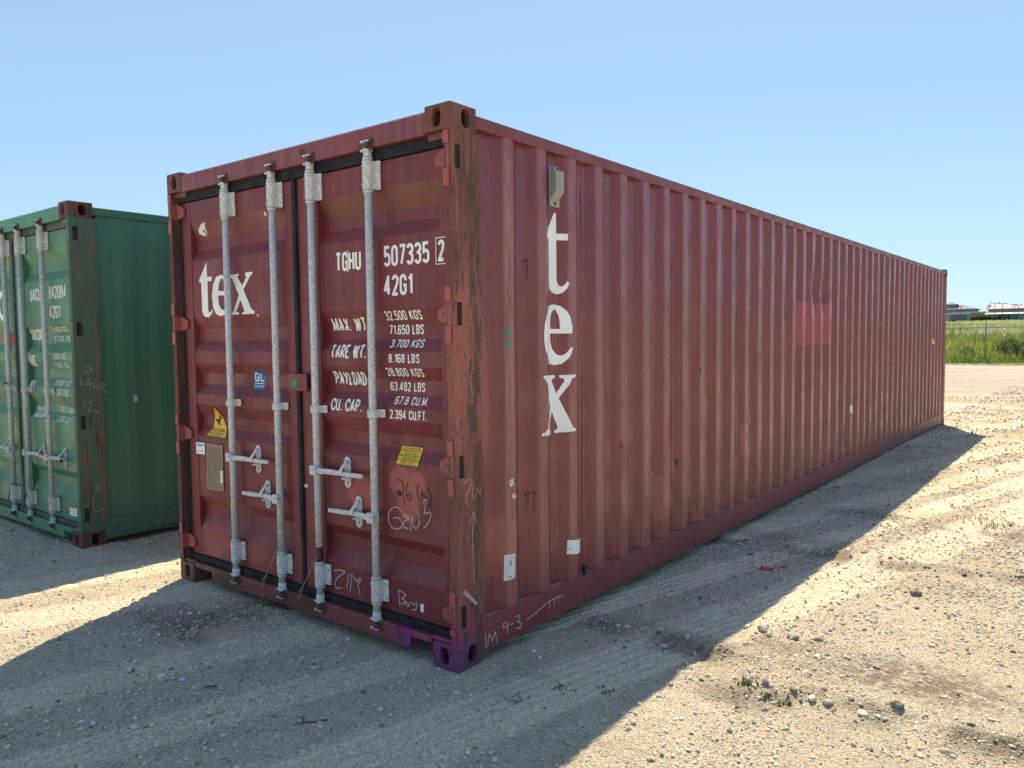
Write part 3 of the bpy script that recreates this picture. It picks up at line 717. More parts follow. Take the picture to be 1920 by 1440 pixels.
CHALK_R = [[(-0.409,0.689),(-0.435,0.707),(-0.466,0.707),(-0.497,0.685),(-0.51,0.655),(-0.506,0.627),(-0.484,0.601),(-0.454,0.597),(-0.423,0.606),(-0.408,0.628),(-0.412,0.643),(-0.437,0.657),(-0.472,0.651)],[(-0.357,0.672),(-0.401,0.683),(-0.397,0.672),(-0.358,0.659),(-0.385,0.651),(-0.403,0.634),(-0.396,0.614),(-0.364,0.612)],[(-0.352,0.601),(-0.34,0.671),(-0.337,0.675),(-0.329,0.627),(-0.313,0.619),(-0.291,0.643),(-0.292,0.684),(-0.305,0.72)],[(-0.262,0.753),(-0.254,0.768),(-0.24,0.769),(-0.245,0.745),(-0.256,0.703),(-0.237,0.705),(-0.218,0.716),(-0.209,0.705),(-0.224,0.666),(-0.248,0.639),(-0.262,0.631)],[(-0.943,0.299),(-0.906,0.312),(-0.844,0.314),(-0.92,0.26),(-0.933,0.23),(-0.922,0.21),(-0.876,0.217)],[(-0.816,0.309),(-0.835,0.227)],[(-0.795,0.31),(-0.808,0.214)],[(-0.792,0.308),(-0.754,0.275),(-0.729,0.301),(-0.722,0.297),(-0.746,0.26),(-0.729,0.205)],[(-0.433,0.213),(-0.442,0.293),(-0.413,0.288),(-0.389,0.278),(-0.418,0.252),(-0.393,0.252),(-0.404,0.229),(-0.426,0.23)],[(-0.379,0.245),(-0.362,0.233),(-0.376,0.225),(-0.394,0.237),(-0.381,0.245)],[(-0.355,0.25),(-0.331,0.24),(-0.313,0.258)],[(-0.313,0.258),(-0.31,0.239),(-0.321,0.219),(-0.345,0.212)]]
MARK_R = [[(-0.447,0.838),(-0.432,0.848),(-0.409,0.847),(-0.395,0.817),(-0.401,0.785),(-0.424,0.768),(-0.444,0.776),(-0.441,0.793),(-0.423,0.796),(-0.406,0.777),(-0.392,0.754),(-0.395,0.73)],[(-0.364,0.841),(-0.378,0.812),(-0.381,0.787),(-0.367,0.757),(-0.35,0.756),(-0.342,0.778),(-0.357,0.787),(-0.372,0.774)],[(-0.29,0.842),(-0.303,0.813),(-0.301,0.783),(-0.29,0.763)],[(-0.27,0.817),(-0.275,0.779),(-0.263,0.797),(-0.245,0.776)],[(-0.234,0.835),(-0.216,0.806),(-0.212,0.769),(-0.222,0.738)]]
CHALK_L = [[(-2.166,1.196),(-2.207,1.191),(-2.206,1.172),(-2.184,1.162),(-2.207,1.146)],[(-2.167,1.17),(-2.151,1.172)],[(-2.136,1.194),(-2.138,1.164)],[(-2.118,1.195),(-2.12,1.165)],[(-2.231,1.527),(-2.231,1.494),(-2.196,1.497)],[(-2.189,1.501),(-2.182,1.508),(-2.179,1.494),(-2.162,1.501)],[(-2.168,1.516),(-2.151,1.494),(-2.155,1.519)],[(-2.111,1.519),(-2.114,1.508),(-2.088,1.501),(-2.096,1.492)],[(-2.077,1.505),(-2.048,1.494),(-2.039,1.507),(-2.022,1.494),(-2.014,1.505)],[(-2.034,1.523),(-2.001,1.526)],[(-1.73,0.492),(-1.643,0.495)],[(-1.672,0.494),(-1.7,0.447)],[(-1.618,0.488),(-1.588,0.467),(-1.538,0.499)]]
CHALK_POST = [[(0.055,0.874),(0.09,0.886),(0.107,0.886),(0.114,0.871),(0.091,0.835),(0.074,0.825),(0.061,0.811)],[(0.124,0.863),(0.112,0.779)],[(0.089,0.832),(0.066,0.784),(0.083,0.772),(0.095,0.777)],[(0.13,0.782),(0.151,0.839),(0.169,0.809),(0.177,0.841)],[(0.122,0.734),(0.11,0.598),(0.118,0.381)],[(0.089,0.674),(0.122,0.734),(0.143,0.671)],[(0.075,0.606),(0.073,0.631)]]
CHALK_RAIL = [[(0.196,0.124),(0.2,0.054)],[(0.211,0.065),(0.223,0.119),(0.245,0.076),(0.268,0.116),(0.279,0.054)],[(0.356,0.138),(0.326,0.136),(0.332,0.112),(0.361,0.114),(0.37,0.134),(0.36,0.077)],[(0.385,0.114),(0.412,0.112)],[(0.427,0.14),(0.458,0.142),(0.457,0.119),(0.439,0.113),(0.473,0.099),(0.469,0.074),(0.429,0.082)],[(0.523,0.1),(0.615,0.116),(0.722,0.142),(0.847,0.141)],[(0.722,0.134),(0.724,0.105)],[(0.763,0.138),(0.763,0.106)],[(0.802,0.136),(0.805,0.112)]]
CHALK_G = [[(0.083,1.383),(0.079,1.325)],[(0.083,1.383),(0.116,1.36),(0.109,1.329),(0.074,1.322)],[(0.126,1.36),(0.129,1.323)],[(0.042,1.279),(0.038,1.248),(0.045,1.232),(0.054,1.258)],[(0.07,1.23),(0.097,1.279),(0.109,1.202)],[(0.075,1.235),(0.126,1.241)],[(0.121,1.244),(0.141,1.237),(0.135,1.2)],[(0.157,1.236),(0.155,1.194)],[(0.183,1.246),(0.185,1.181)],[(0.183,1.246),(0.218,1.228),(0.192,1.208),(0.231,1.157)],[(0.111,1.133),(0.1,1.102),(0.109,1.085)],[(0.06,1.11),(0.059,1.078)],[(0.098,1.065),(0.082,1.029),(0.113,1.042)],[(0.123,1.031),(0.148,1.034),(0.147,1.013),(0.168,1.022)],[(0.111,0.491),(0.134,0.418)],[(0.104,0.439),(0.147,0.448)],[(0.086,0.393),(0.092,0.285),(0.107,0.269),(0.159,0.278)]]
CHALK_GRAIL = [[(0.566,0.118),(0.558,0.062)],[(0.565,0.089),(0.594,0.095)],[(0.595,0.124),(0.591,0.067)],[(0.607,0.11),(0.63,0.111),(0.612,0.086),(0.634,0.064)],[(0.66,0.109),(0.683,0.107),(0.658,0.077),(0.688,0.073)],[(0.695,0.093),(0.711,0.092)],[(0.726,0.111),(0.724,0.07)],[(0.592,0.041),(0.651,0.043),(0.747,0.03)]]
STK = {'GL': [(-1.676,1.366),(-1.557,1.367),(-1.56,1.342),(-1.568,1.269),(-1.565,1.249),(-1.684,1.247),(-1.686,1.286),(-1.681,1.332)],'CAU': [(-2.067,1.139),(-2.015,1.069),(-1.982,1.011),(-1.941,0.937),(-2.17,0.937),(-2.142,0.999),(-2.123,1.063)],'CAUI': [(-2.075,1.129),(-2.026,1.066),(-1.992,1.01),(-1.95,0.944),(-2.167,0.946),(-2.133,0.997),(-2.113,1.064)],'BOLT1': [(-2.113,1.052),(-2.054,1.052),(-2.058,1.006)],'BOLT2': [(-2.055,1.079),(-2.035,1.066),(-2.049,1.043),(-2.069,1.054)],'CAUT': [(-2.125,0.975),(-1.991,0.983),(-2.141,0.992)],'PLATE': [(-2.163,0.9),(-1.976,0.898),(-1.98,0.61),(-2.169,0.607)],'PSTK': [(-2.013,0.739),(-1.979,0.739),(-1.983,0.662),(-2.011,0.664)],'WSTK': [(-2.28,0.897),(-2.176,0.899),(-2.178,0.826),(-2.278,0.823)],'YEL': [(-0.439,1.01),(-0.292,1.012),(-0.293,0.924),(-0.439,0.924)],'GREENSQ': [(-1.227,1.323),(-1.175,1.321),(-1.181,1.28),(-1.229,1.284)],'SCRAP1': [(-2.163,1.258),(-2.162,1.258),(-2.161,1.258)],'WHT1': [(-2.108,2.27),(-2.155,2.26),(-2.2,2.233),(-2.202,2.208),(-2.152,2.19),(-2.127,2.191),(-2.115,2.211),(-2.119,2.232)],'WHT2': [(-1.492,2.267),(-1.473,2.265),(-1.477,2.242),(-1.492,2.247)],'BIT': [(-0.291,0.253),(-0.269,0.255),(-0.27,0.215),(-0.29,0.214)],'BIT2': [(-1.176,0.746),(-1.143,0.747),(-1.144,0.729),(-1.177,0.729)],'TAPE': [(0.056,0.378),(0.144,0.293),(0.133,0.281),(0.038,0.365)],'S1': [(0.363,0.469),(0.439,0.462),(0.436,0.337),(0.359,0.339)],'S2': [(0.92,0.426),(1.083,0.396),(1.082,0.316),(0.914,0.348)],'S3': [(0.396,0.835),(0.425,0.845),(0.436,0.81),(0.404,0.802)],'S4': [(0.419,0.764),(0.448,0.763),(0.45,0.743),(0.421,0.742)],'D1': [(0.401,1.591),(0.425,1.569),(0.4,1.542),(0.374,1.559)],'D2': [(0.397,1.533),(0.423,1.517),(0.401,1.484),(0.373,1.503)],'S5': [(6.484,0.753),(6.718,0.755),(6.727,0.643),(6.486,0.664)],'S6': [(2.298,0.698),(2.299,0.698),(2.298,0.697)],'GSTK': [(-0.313,0.272),(-0.188,0.275),(-0.194,0.214),(-0.319,0.21)],'GS1': [(0.433,1.132),(0.467,1.132),(0.465,1.082),(0.433,1.082)]}
PATCH = {'rect': [(4.597,1.848),(5.885,1.855),(5.879,1.423),(4.61,1.456)],'sp1': [(0.424,0.539),(0.326,0.582),(2.018,0.396),(3.477,0.656)],'heart': [(-0.477,0.868),(-0.273,0.862),(-0.37,0.641),(-0.385,0.785)],'hand': [(-0.72,0.746),(-0.66,0.711)]}
# ================================================================== STROKE LETTERING
GW = 0.36
def arcp(cx, cy, rx, ry, a0, a1, n=8):
    return [(cx + rx * math.cos(rad(a0 + (a1 - a0) * k / n)), cy + ry * math.sin(rad(a0 + (a1 - a0) * k / n))) for k in range(n + 1)]
R_ = GW / 2
def glyphs():
    w = GW; c = R_; q = R_ * 1.05
    top = arcp(c, 1 - q, c, q, 180, 0); bot = arcp(c, q, c, q, 0, -180)
    o = top + bot; O = o + [o[0]]
    low = arcp(c, .56 - q, c, q, 180, 0) + arcp(c, q, c, q, 0, -180)
    G = {
     '0': [O], 'O': [O], '1': [[(.02, .80), (.16, .93), (.20, 1.0), (.20, 0)]],
     '2': [arcp(c, 1 - q, c, q, 180, -20) + [(.30, .55), (0, .0), (w, .0)]],
     '3': [arcp(c, 1 - q, c, q, 170, 0) + [(w, .68)] + arcp(c + .02, .54, c - .02, .10, 60, 90, 2)[:1] + [(c, .54), (.30, .50), (w, .40)] + arcp(c, q, c, q, 0, -170)],
     '4': [[(.27, 0), (.27, 1), (0, .27), (.40, .27)]],
     '5': [[(w, 1), (.03, 1), (.02, .52)] + arcp(c, .60 - q, c, q, 130, 0) + arcp(c, q, c, q, 0, -170)],
     '6': [low + [low[0]], [(w, .80)] + arcp(c, 1 - q, c, q, 0, 180) + [(0, .36)]],
     '7': [[(0, 1), (w, 1), (.11, 0)]],
     '8': [low + [low[0]], (lambda p: p + [p[0]])(arcp(c, 1 - q * .95, c * .92, q * .95, 180, 0) + arcp(c, .54 + q * .9, c * .92, q * .9, 0, -180))],
     '9': [[(w - x, 1 - y) for x, y in low + [low[0]]], [(0, .20)] + [(w - x, 1 - y) for x, y in arcp(c, 1 - q, c, q, 0, 180)] + [(w, .64)]],
     'A': [[(0, 0), (.20, 1), (.40, 0)], [(.08, .28), (.32, .28)]],
     'B': [[(0, 0), (0, 1), (.2, 1)] + arcp(.2, .77, .15, .23, 90, -90)[1:] + [(0, .54)], [(.18, .54)] + arcp(.18, .27, .18, .27, 90, -90)[1:] + [(0, 0)]],
     'C': [[(w, .72)] + arcp(c, 1 - q, c, q, 0, 180) + arcp(c, q, c, q, 180, 360) + [(w, .28)]],
     'D': [[(0, 0), (0, 1), (.15, 1)] + arcp(.15, .78, .21, .22, 90, 0)[1:] + arcp(.15, .22, .21, .22, 0, -90) + [(0, 0)]],
     'E': [[(.32, 1), (0, 1), (0, 0), (.32, 0)], [(0, .52), (.28, .52)]],
     'F': [[(.32, 1), (0, 1), (0, 0)], [(0, .52), (.27, .52)]],
     'G': [[(w, .72)] + arcp(c, 1 - q, c, q, 0, 180) + arcp(c, q, c, q, 180, 360) + [(w, .46), (.2, .46)]],
     'H': [[(0, 0), (0, 1)], [(w, 0), (w, 1)], [(0, .52), (w, .52)]],
     'I': [[(.04, 0), (.04, 1)]], 'K': [[(0, 0), (0, 1)], [(w, 1), (0, .40)], [(.12, .56), (w + .02, 0)]],
     'L': [[(0, 1), (0, 0), (.30, 0)]], 'M': [[(0, 0), (0, 1), (.24, .12), (.48, 1), (.48, 0)]],
     'N': [[(0, 0), (0, 1), (w, 0), (w, 1)]],
     'P': [[(0, 0), (0, 1), (.18, 1)] + arcp(.18, .74, .18, .26, 90, -90)[1:] + [(0, .48)]],
     'R': [[(0, 0), (0, 1), (.18, 1)] + arcp(.18, .76, .18, .24, 90, -90)[1:] + [(0, .52)], [(.16, .52), (w, 0)]],
     'S': [[(w, .76)] + arcp(c, 1 - q, c, q, 0, 190) + [(.04, .66), (.30, .40)] + arcp(c, q, c, q, 10, -170)],
     'T': [[(0, 1), (.38, 1)], [(.19, 1), (.19, 0)]], 'U': [[(0, 1), (0, q)] + arcp(c, q, c, q, 180, 360) + [(w, 1)]],
     'V': [[(0, 1), (.19, 0), (.38, 1)]], 'W': [[(0, 1), (.13, 0), (.27, .9), (.41, 0), (.54, 1)]],
     'X': [[(0, 0), (.38, 1)], [(0, 1), (.38, 0)]], 'Y': [[(0, 1), (.19, .48), (.38, 1)], [(.19, .48), (.19, 0)]],
     '.': [[(.02, -.02), (.02, .09)]], '-': [[(0, .45), (.22, .45)]], '!': [[(.05, 1), (.05, .3)], [(.05, .1), (.05, 0)]], ':': [[(.03, .1), (.03, .2)], [(.03, .6), (.03, .7)]]}
    return G
GLY = glyphs()
def ribbon(path, t):
    closed = len(path) > 3 and math.dist(path[0], path[-1]) < 1e-6
    P = [Vector((p[0], p[1])) for p in path]
    Q = [P[0]]
    for p in P[1:]:
        if (p - Q[-1]).length > 1e-5: Q.append(p)
    P = Q[:-1] if closed else Q
    n = len(P)
    L_, Rr = [], []
    for i in range(n):
        a = P[i] - P[i - 1] if (i > 0 or closed) else P[1] - P[0]
        c = P[(i + 1) % n] - P[i] if (i < n - 1 or closed) else P[i] - P[i - 1]
        a, c = a.normalized(), c.normalized()
        na, nc = Vector((-a.y, a.x)), Vector((-c.y, c.x))
        m = na + nc
        m = m.normalized() if m.length > 1e-3 else na
        k = 1 / max(0.6, m.dot(na))
        L_.append(P[i] + m * t * 0.5 * k); Rr.append(P[i] - m * t * 0.5 * k)
    vs_ = [x for pr in zip(L_, Rr) for x in pr]
    fs_ = [(2 * i, 2 * i + 1, 2 * ((i + 1) % n) + 1, 2 * ((i + 1) % n)) for i in range(n if closed else n - 1)]
    return vs_, fs_
class Decal:
    """flat shapes drawn in (u,v) metres, cut on the fold lines of a pressed sheet and laid onto it"""
    def __init__(self): self.v, self.f = [], []; self.n = 0
    def _add(self, vs_, fs_):
        n = len(self.v); d = self.n * 0.00012; self.n += 1
        self.v += [(p[0], p[1], d) for p in vs_]; self.f += [tuple(n + i for i in q) for q in fs_]
    def stroke(self, path, t):
        P = [Vector((p[0], p[1])) for p in path]; runs, cur = [], [P[0]]
        for i in range(1, len(P)):
            cur.append(P[i])
            if i < len(P) - 1:
                a, c = P[i] - P[i - 1], P[i + 1] - P[i]
                if a.length > 1e-6 and c.length > 1e-6 and a.normalized().dot(c.normalized()) < -0.15:
                    runs.append(cur); cur = [P[i]]
        runs.append(cur)
        for k, q in enumerate(runs):
            if len(runs) > 1 and len(q) > 1:
                if k > 0: q = [q[0] - (q[1] - q[0]).normalized() * t * 0.35] + q[1:]
                if k < len(runs) - 1: q = q[:-1] + [q[-1] + (q[-1] - q[-2]).normalized() * t * 0.35]
            self._add(*ribbon([tuple(p) for p in q], t))
        return self
    def poly(self, outer, hole=None):
        loops = [[Vector((p[0], p[1], 0)) for p in outer]] + ([[Vector((p[0], p[1], 0)) for p in hole]] if hole else [])
        self._add([p for l in loops for p in l], [tuple(t) for t in tessellate_polygon(loops)]); return self
    def text(self, s_, x0, x1, zb, zt, t=None, word=None):
        h = zt - zb; t = t or h * 0.155
        adv, items, wi = 0.0, [], 0
        gap = 0.24
        for ch in s_:
            if ch == ' ': adv += 0.34; wi += 1; continue
            g = GLY[ch]; w = max(p[0] for st in g for p in st); items.append((g, adv, wi)); adv += w + gap
        adv -= gap
        sx = (x1 - x0 - t) / max(adv, 1e-3)
        for g, a, wi in items:
            if word is not None and wi != word: continue
            for st in g: self.stroke([(x0 + t / 2 + (a + p[0]) * sx, zb + t / 2 + p[1] * (h - t)) for p in st], t)
        return self
    def build(self, name, mat, parent, fmap, breaks, axis, thick=0.0):
        bm = bmesh.new()
        vv = [bm.verts.new(p) for p in self.v]
        for q in self.f:
            try: bm.faces.new([vv[i] for i in q])
            except ValueError: pass
        lo = min(p[axis] for p in self.v); hi = max(p[axis] for p in self.v)
        no = (1, 0, 0) if axis == 0 else (0, 1, 0)
        for bk in breaks:
            if lo < bk < hi:
                bmesh.ops.bisect_plane(bm, geom=bm.verts[:] + bm.edges[:] + bm.faces[:], dist=1e-6, plane_co=(bk, bk, 0), plane_no=no)
        for v_ in bm.verts: v_.co = fmap(v_.co.x, v_.co.y, v_.co.z)
        bmesh.ops.recalc_face_normals(bm, faces=bm.faces)
        me_ = bpy.data.meshes.new(name); bm.to_mesh(me_); bm.free(); me_.materials.append(mat)
        return obj(name, me_, parent)

# ================================================================== CONTAINERS
CL, CW, CH = 12.192, 2.438, 2.591
RY = [(2.275, 0), (2.17, 1), (2.105, 1), (2.04, 0), (1.69, 0), (1.615, 1), (1.54, 1), (1.478, 0), (1.402, 0), (1.34, 1), (1.268, 1), (1.205, 0), (1.14, 0), (1.065, 1), (1.0, 1), (.94, 0), (.555, 0), (.50, 1), (.43, 1), (.345, 0)]
RZ = sorted(RY)
DZ = [a for a, _ in RZ]
def ydoor(z): return 0.0525 if (z < .322 or z > 2.30) else 0.055 + 0.035 * float(np.interp(z, DZ, [k for _, k in RZ]))
def xside(y):
    k = (y - 0.452) % 0.278
    return -0.006 - 0.036 * float(np.interp(k, [0, .068, .14, .208, .278], [0, 1, 1, 0, 0]))
SBREAK = [0.452 + 0.278 * k + o_ for k in range(-1, 43) for o_ in (0, .068, .14, .208)]
map_door = lambda x, z, d: Vector((x, ydoor(z) - 0.0012 - d, z))
map_side = lambda y, z, d: Vector((xside(y) + 0.0012 + d, y, z))
map_flat_x = lambda y, z, d: Vector((0.0012 + d, y, z))

def casting_mesh(mat):
    """corner block with oval apertures; local origin at the outer lower corner, body towards -x,+y,+z"""
    mb = MB().box(-0.162, 0, 0, 0.178, 0, 0.118)
    o = obj('corner_casting', mb.mesh('corner_casting', mat), None, bevel=0.007, seg=3)
    cut = MB().box(-0.138, -0.026, 0.026, 0.155, 0.022, 0.098)
    def oval(c, ax, ra, rz_, l):
        n = 24; pts = []
        for k in range(n):
            t = 2 * math.pi * k / n
            ct, st = math.cos(t), math.sin(t)
            e = 0.75
            pts.append((ra * math.copysign(abs(ct) ** e, ct), rz_ * math.copysign(abs(st) ** e, st)))
        vs_ = []
        for s_ in (-l, l):
            for p in pts: vs_.append((c[0] + s_, c[1] + p[0], c[2] + p[1]) if ax == 'x' else (c[0] + p[0], c[1] + s_, c[2] + p[1]))
        return MB().add(vs_, [(k, (k + 1) % n, n + (k + 1) % n, n + k) for k in range(n)] + [tuple(range(n))[::-1], tuple(range(n, 2 * n))])
    tools = [cut, oval((0, 0.100, 0.060), 'x', 0.030, 0.042, 0.05), oval((-0.088, 0, 0.060), 'y', 0.029, 0.042, 0.05)]
    tmp = []
    for i, c in enumerate(tools):
        t = obj('cutter', c.mesh('cutter', mat)); tmp.append(t)
        m = o.modifiers.new('cut%d' % i, 'BOOLEAN'); m.operation = 'DIFFERENCE'; m.object = t; m.solver = 'EXACT'
    bpy.context.view_layer.update()
    dg = bpy.context.evaluated_depsgraph_get()
    me_ = bpy.data.meshes.new_from_object(o.evaluated_get(dg))
    me_.name = 'corner_casting'
    for t in tmp + [o]: bpy.data.objects.remove(t)
    me_.polygons.foreach_set('use_smooth', [False] * len(me_.polygons))
    return me_

def container(loc, label, S, rz=0.0):
    root = empty('shipping_container', loc, label, 'container', 'shipping containers in the yard', rz)
    # castings
    cm = casting_mesh(S['cast'])
    near = casting_mesh(S['cast_near']) if S['cast_near'] is not S['cast'] else cm
    for top in (0, 1):
        for fx in (0, 1):
            for fy in (0, 1):
                o = obj('corner_casting', near if (not top and not fx and not fy) else cm, root, (-CW if fx else 0, CL if fy else 0, CH if top else 0))
                o.scale = (-1 if fx else 1, -1 if fy else 1, -1 if top else 1)
    # corner posts with hinge slots
    HZ = (0.25, 0.952, 1.652, 2.355)
    full = [(-.003, .003), (-.003, .198), (-.05, .198), (-.05, .14), (-.085, .14), (-.085, .112), (-.045, .112), (-.045, .003)]
    slot = [(-.003, .003), (-.003, .028), (-.042, .028), (-.042, .066), (-.003, .066), (-.003, .198), (-.05, .198), (-.05, .14), (-.085, .14), (-.085, .112), (-.045, .112), (-.045, .003)]
    for fx in (0, 1):
        mb = MB(); z = 0.116
        for hz in HZ:
            for a, c, p in ((z, hz - .052, full), (hz - .052, hz + .052, slot)):
                mb.prism([((-CW - x) if fx else x, y) for x, y in p], a, c)
            z = hz + .052
        mb.prism([((-CW - x) if fx else x, y) for x, y in full], z, CH - .116)
        me_ = mb.mesh('corner_post', S['post_left'] if fx else S['post'], recalc=True)
        obj('corner_post', me_, root)
        for hz in HZ: part('slot_shade', MB().box(*sorted(((-CW + .012) if fx else -.012, (-CW + .0415) if fx else -.0415)), .0285, .0655, hz - .0515, hz + .0515), m_dark, root)  # dark block in each slot stands in for the shade of a deep cavity
        part('corner_post', MB().box(*((-.06, -.003) if not fx else (-CW + .003, -CW + .06)), CL - .12, CL - .004, .116, CH - .116), S['rail'], root, 0.004)
    # rails
    for fx in (0, 1):
        sg = (lambda a: -CW - a) if fx else (lambda a: a)
        def bx(mb, x0, x1, *rest):
            a, c = sorted((sg(x0), sg(x1))); return mb.box(a, c, *rest)
        part('top_side_rail', bx(MB(), -.06, -.002, .17, CL - .17, CH - .089, CH - .031), S['rail'], root, 0.004)
        mb = bx(MB(), -.012, -.001, .176, 5.90, .052, .200)
        bx(mb, -.012, -.003, 5.903, CL - .176, .052, .200)
        bx(mb, -.06, .003, .176, CL - .176, .040, .0515)
        led = bx(MB(), -.058, -.0125, .199, CL - .12, .188, .1985)
        br_ = part('bottom_side_rail', mb, S['rail'], root, 0.002)
        part('rail_ledge', led, m_ledge, br_)
    # corrugated walls (slightly wavy, as used sheet is)
    for fx in (0, 1):
        ys_ = [0.198] + [q for q in SBREAK if .21 < q < CL - .11] + [CL - .11]
        zs_ = list(np.linspace(.196, CH - .086, 27))
        vs_, fs_ = [], []
        WN = fbm(np.array(ys_)[:, None] * 1.9 + 0 * np.array(zs_)[None], np.array(zs_)[None] * 1.3 + 0 * np.array(ys_)[:, None], 7 + fx, 3)
        for iy, y in enumerate(ys_):
            for iz, z in enumerate(zs_):
                x = xside(y) if not S.get('shallow') else -.012 + .3 * (xside(y) + .006)
                e = 0.0
                if .3 < z < 2.4:
                    e = 0.006 * float(WN[iy, iz])
                    if not fx and S.get('dents'):
                        for (dy_, dz_, ry_, rz_, a_) in ((5.22, 1.98, .16, .16, -.03), (5.5, 1.93, .14, .12, -.02), (4.4, 1.75, .1, .1, -.012), (1.52, .78, .12, .12, -.010), (6.32, .32, .15, .2, -.022), (2.0, .75, .06, .1, -.01), (8.6, .5, .2, .2, -.012), (3.2, 2.1, .1, .25, -.008)):
                            e += a_ * math.exp(-((y - dy_) / ry_) ** 2 - ((z - dz_) / rz_) ** 2)
                x += e
                vs_.append((-CW - x if fx else x, y, z))
        nz = len(zs_)
        for i in range(len(ys_) - 1):
            for k in range(nz - 1): fs_.append((i * nz + k, (i + 1) * nz + k, (i + 1) * nz + k + 1, i * nz + k + 1))
        mb = MB().add(vs_, fs_)
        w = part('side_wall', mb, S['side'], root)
        if not fx:
            side_w = w
            for k in range(0, 11):
                y = .452 + .278 * (4 * k + 2) + .104
                if y < CL - .2: part('weld_seam', MB().box(-.0425, -.0408, y - .0022, y + .0022, .2, CH - .09), S['side'], w)
    # roof, floor, end wall
    mb = MB(); n = 60; vs_ = []
    for k in range(n + 1):
        y = .17 + (CL - .34) * k / n; z = CH - .034 - (0.018 if k % 4 in (1, 2) else 0)
        vs_ += [(-.03, y, z), (-CW + .03, y, z)]
    mb.add(vs_, [(2 * k, 2 * k + 1, 2 * k + 3, 2 * k + 2) for k in range(n)])
    part('roof_sheet', mb, S['rail'], root)
    mb = MB().box(-CW + .06, -.06, .12, CL - .1, .155, .185)
    fl_ = part('floor', mb, m_dark, root)
    cme = MB().box(-CW + .058, -.058, 0, .045, .055, .154).mesh('cross_member', m_dark)
    for k in range(36): obj('cross_member', cme, fl_, (0, .5 + k * .32, 0))
    mb = MB(); vs_ = []
    xs_ = np.linspace(-CW + .06, -.06, 33)
    for i, x in enumerate(xs_):
        y = CL - .02 - (.04 if i % 4 in (1, 2) else 0)
        vs_ += [(x, y, .15), (x, y, CH - .1)]
    mb.add(vs_, [(2 * k, 2 * k + 2, 2 * k + 3, 2 * k + 1) for k in range(32)])
    part('end_wall', mb, S['side'], root)
    part('end_header', MB().box(-CW + .165, -.165, CL - .07, CL - .005, CH - .11, CH - .03), S['rail'], root, .004)
    part('end_sill', MB().box(-CW + .165, -.165, CL - .07, CL - .005, .04, .16), S['rail'], root, .004)
    # door frame
    prof = [(.006, CH - .124), (.006, CH - .030), (.02, CH - .016), (.10, CH - .016), (.10, CH - .124)]
    mb = MB().prism(prof, -CW + .163, -.163, 'x')
    mb.box(-.17, -.046, .03, .1, CH - .150, CH - .1195); mb.box(-CW + .046, -CW + .17, .03, .1, CH - .150, CH - .1195)
    hd = part('door_header', mb, S['header'], root, 0.003)
    mb = MB().box(-2.070, -.318, .004, .10, .045, .132)
    mb.box(-2.262, -2.0705, .006, .10, .098, .132); mb.box(-.3175, -.176, .006, .10, .098, .132)
    mb.box(-.1755, -.046, .012, .10, .119, .136); mb.box(-2.392, -2.2625, .012, .10, .119, .136)
    part('door_sill', mb, S['sill'], root, 0.003)
    part('header_gasket', MB().box(-CW + .09, -.048, .040, .10, 2.412, CH - .1245), S['rubber'], hd, 0.004)
    # doors
    doors = []
    for (x0, x1, fl, fr) in ((-1.174, -.082, .172, .040), (-2.352, -1.206, .090, .080)):
        d = MB()
        d.box(x0, x0 + fl, .050, .098, .172, 2.408); d.box(x1 - fr, x1, .050, .098, .172, 2.408)
        d.box(x0 + fl, x1 - fr, .0525, .098, 2.300, 2.4075); d.box(x0 + fl, x1 - fr, .0525, .098, .1725, .322)
        dob = part('door', d, S['door'], root, 0.003)
        zs_ = [.322] + DZ + [2.300]
        xs_ = list(np.linspace(x0 + fl - .002, x1 - fr + .002, 9))
        vs_ = []
        for z in zs_:
            for x in xs_: vs_.append((x, ydoor(z) + .002 * float(vnoise(np.array([x * 5]), np.array([z * 7]), 3)[0]), z))
        nxx = len(xs_)
        mb = MB().add(vs_, [(i * nxx + k, i * nxx + k + 1, (i + 1) * nxx + k + 1, (i + 1) * nxx + k) for i in range(len(zs_) - 1) for k in range(nxx - 1)])
        part('pressed_panel', mb, S['door'], dob)
        doors.append(dob)
    dr, dl = doors
    # rubber seals
    g = MB().box(-1.205, -1.175, .034, .09, .44, 2.4115)
    g.box(-1.2045, -1.1755, .042, .09, .173, .4395)
    part('centre_gasket', g, S['rubber'], dl, 0.004)
    part('bottom_gasket', MB().box(-2.352, -.085, .036, .09, .1335, .1705), S['rubber'], dr, 0.005)
    part('side_gasket', MB().box(-.0815, -.060, .060, .105, .175, 2.41), S['rubber'], dr)
    part('side_gasket', MB().box(-2.385, -2.3525, .052, .105, .175, 2.41), S['rubber'], dl)
    # hinges
    for fx, dd in ((0, dr), (1, dl)):
        for hz in HZ:
            s2 = (lambda a: -CW - a) if fx else (lambda a: a)
            mb = MB().prism([(s2(-.128), hz - .030), (s2(-.128), hz + .018), (s2(-.075), hz + .042), (s2(-.047), hz + .046), (s2(-.047), hz - .046), (s2(-.085), hz - .040)], .034, .0495, 'y')
            a, c = sorted((s2(-.047), s2(-.018)))
            mb.box(a, c, .006, .046, hz - .048, hz + .048)
            mb.cyl((s2(-.025), .018, hz - .05), (s2(-.025), .018, hz + .05), .017, n=14)
            mb.cyl((s2(-.098), .034, hz), (s2(-.098), .030, hz), .009, n=10)
            part('hinge', mb, S['hinge'], dd, 0.002)
            if S['lugs']:
                for (a0, a1) in ((hz + .054, hz + (.11 if hz > 2.2 else .125)), (hz - (.135 if hz > .5 else .085), hz - .054)):
                    q = MB().box(*sorted((s2(-.047), s2(-.012))), -.006, .0025, a0, a1)
                    part('hinge_lug', q, S['lug_mat'] if not fx else S['hinge'], dd, 0.004)
    # locking bars and their furniture
    BX = S['bars']
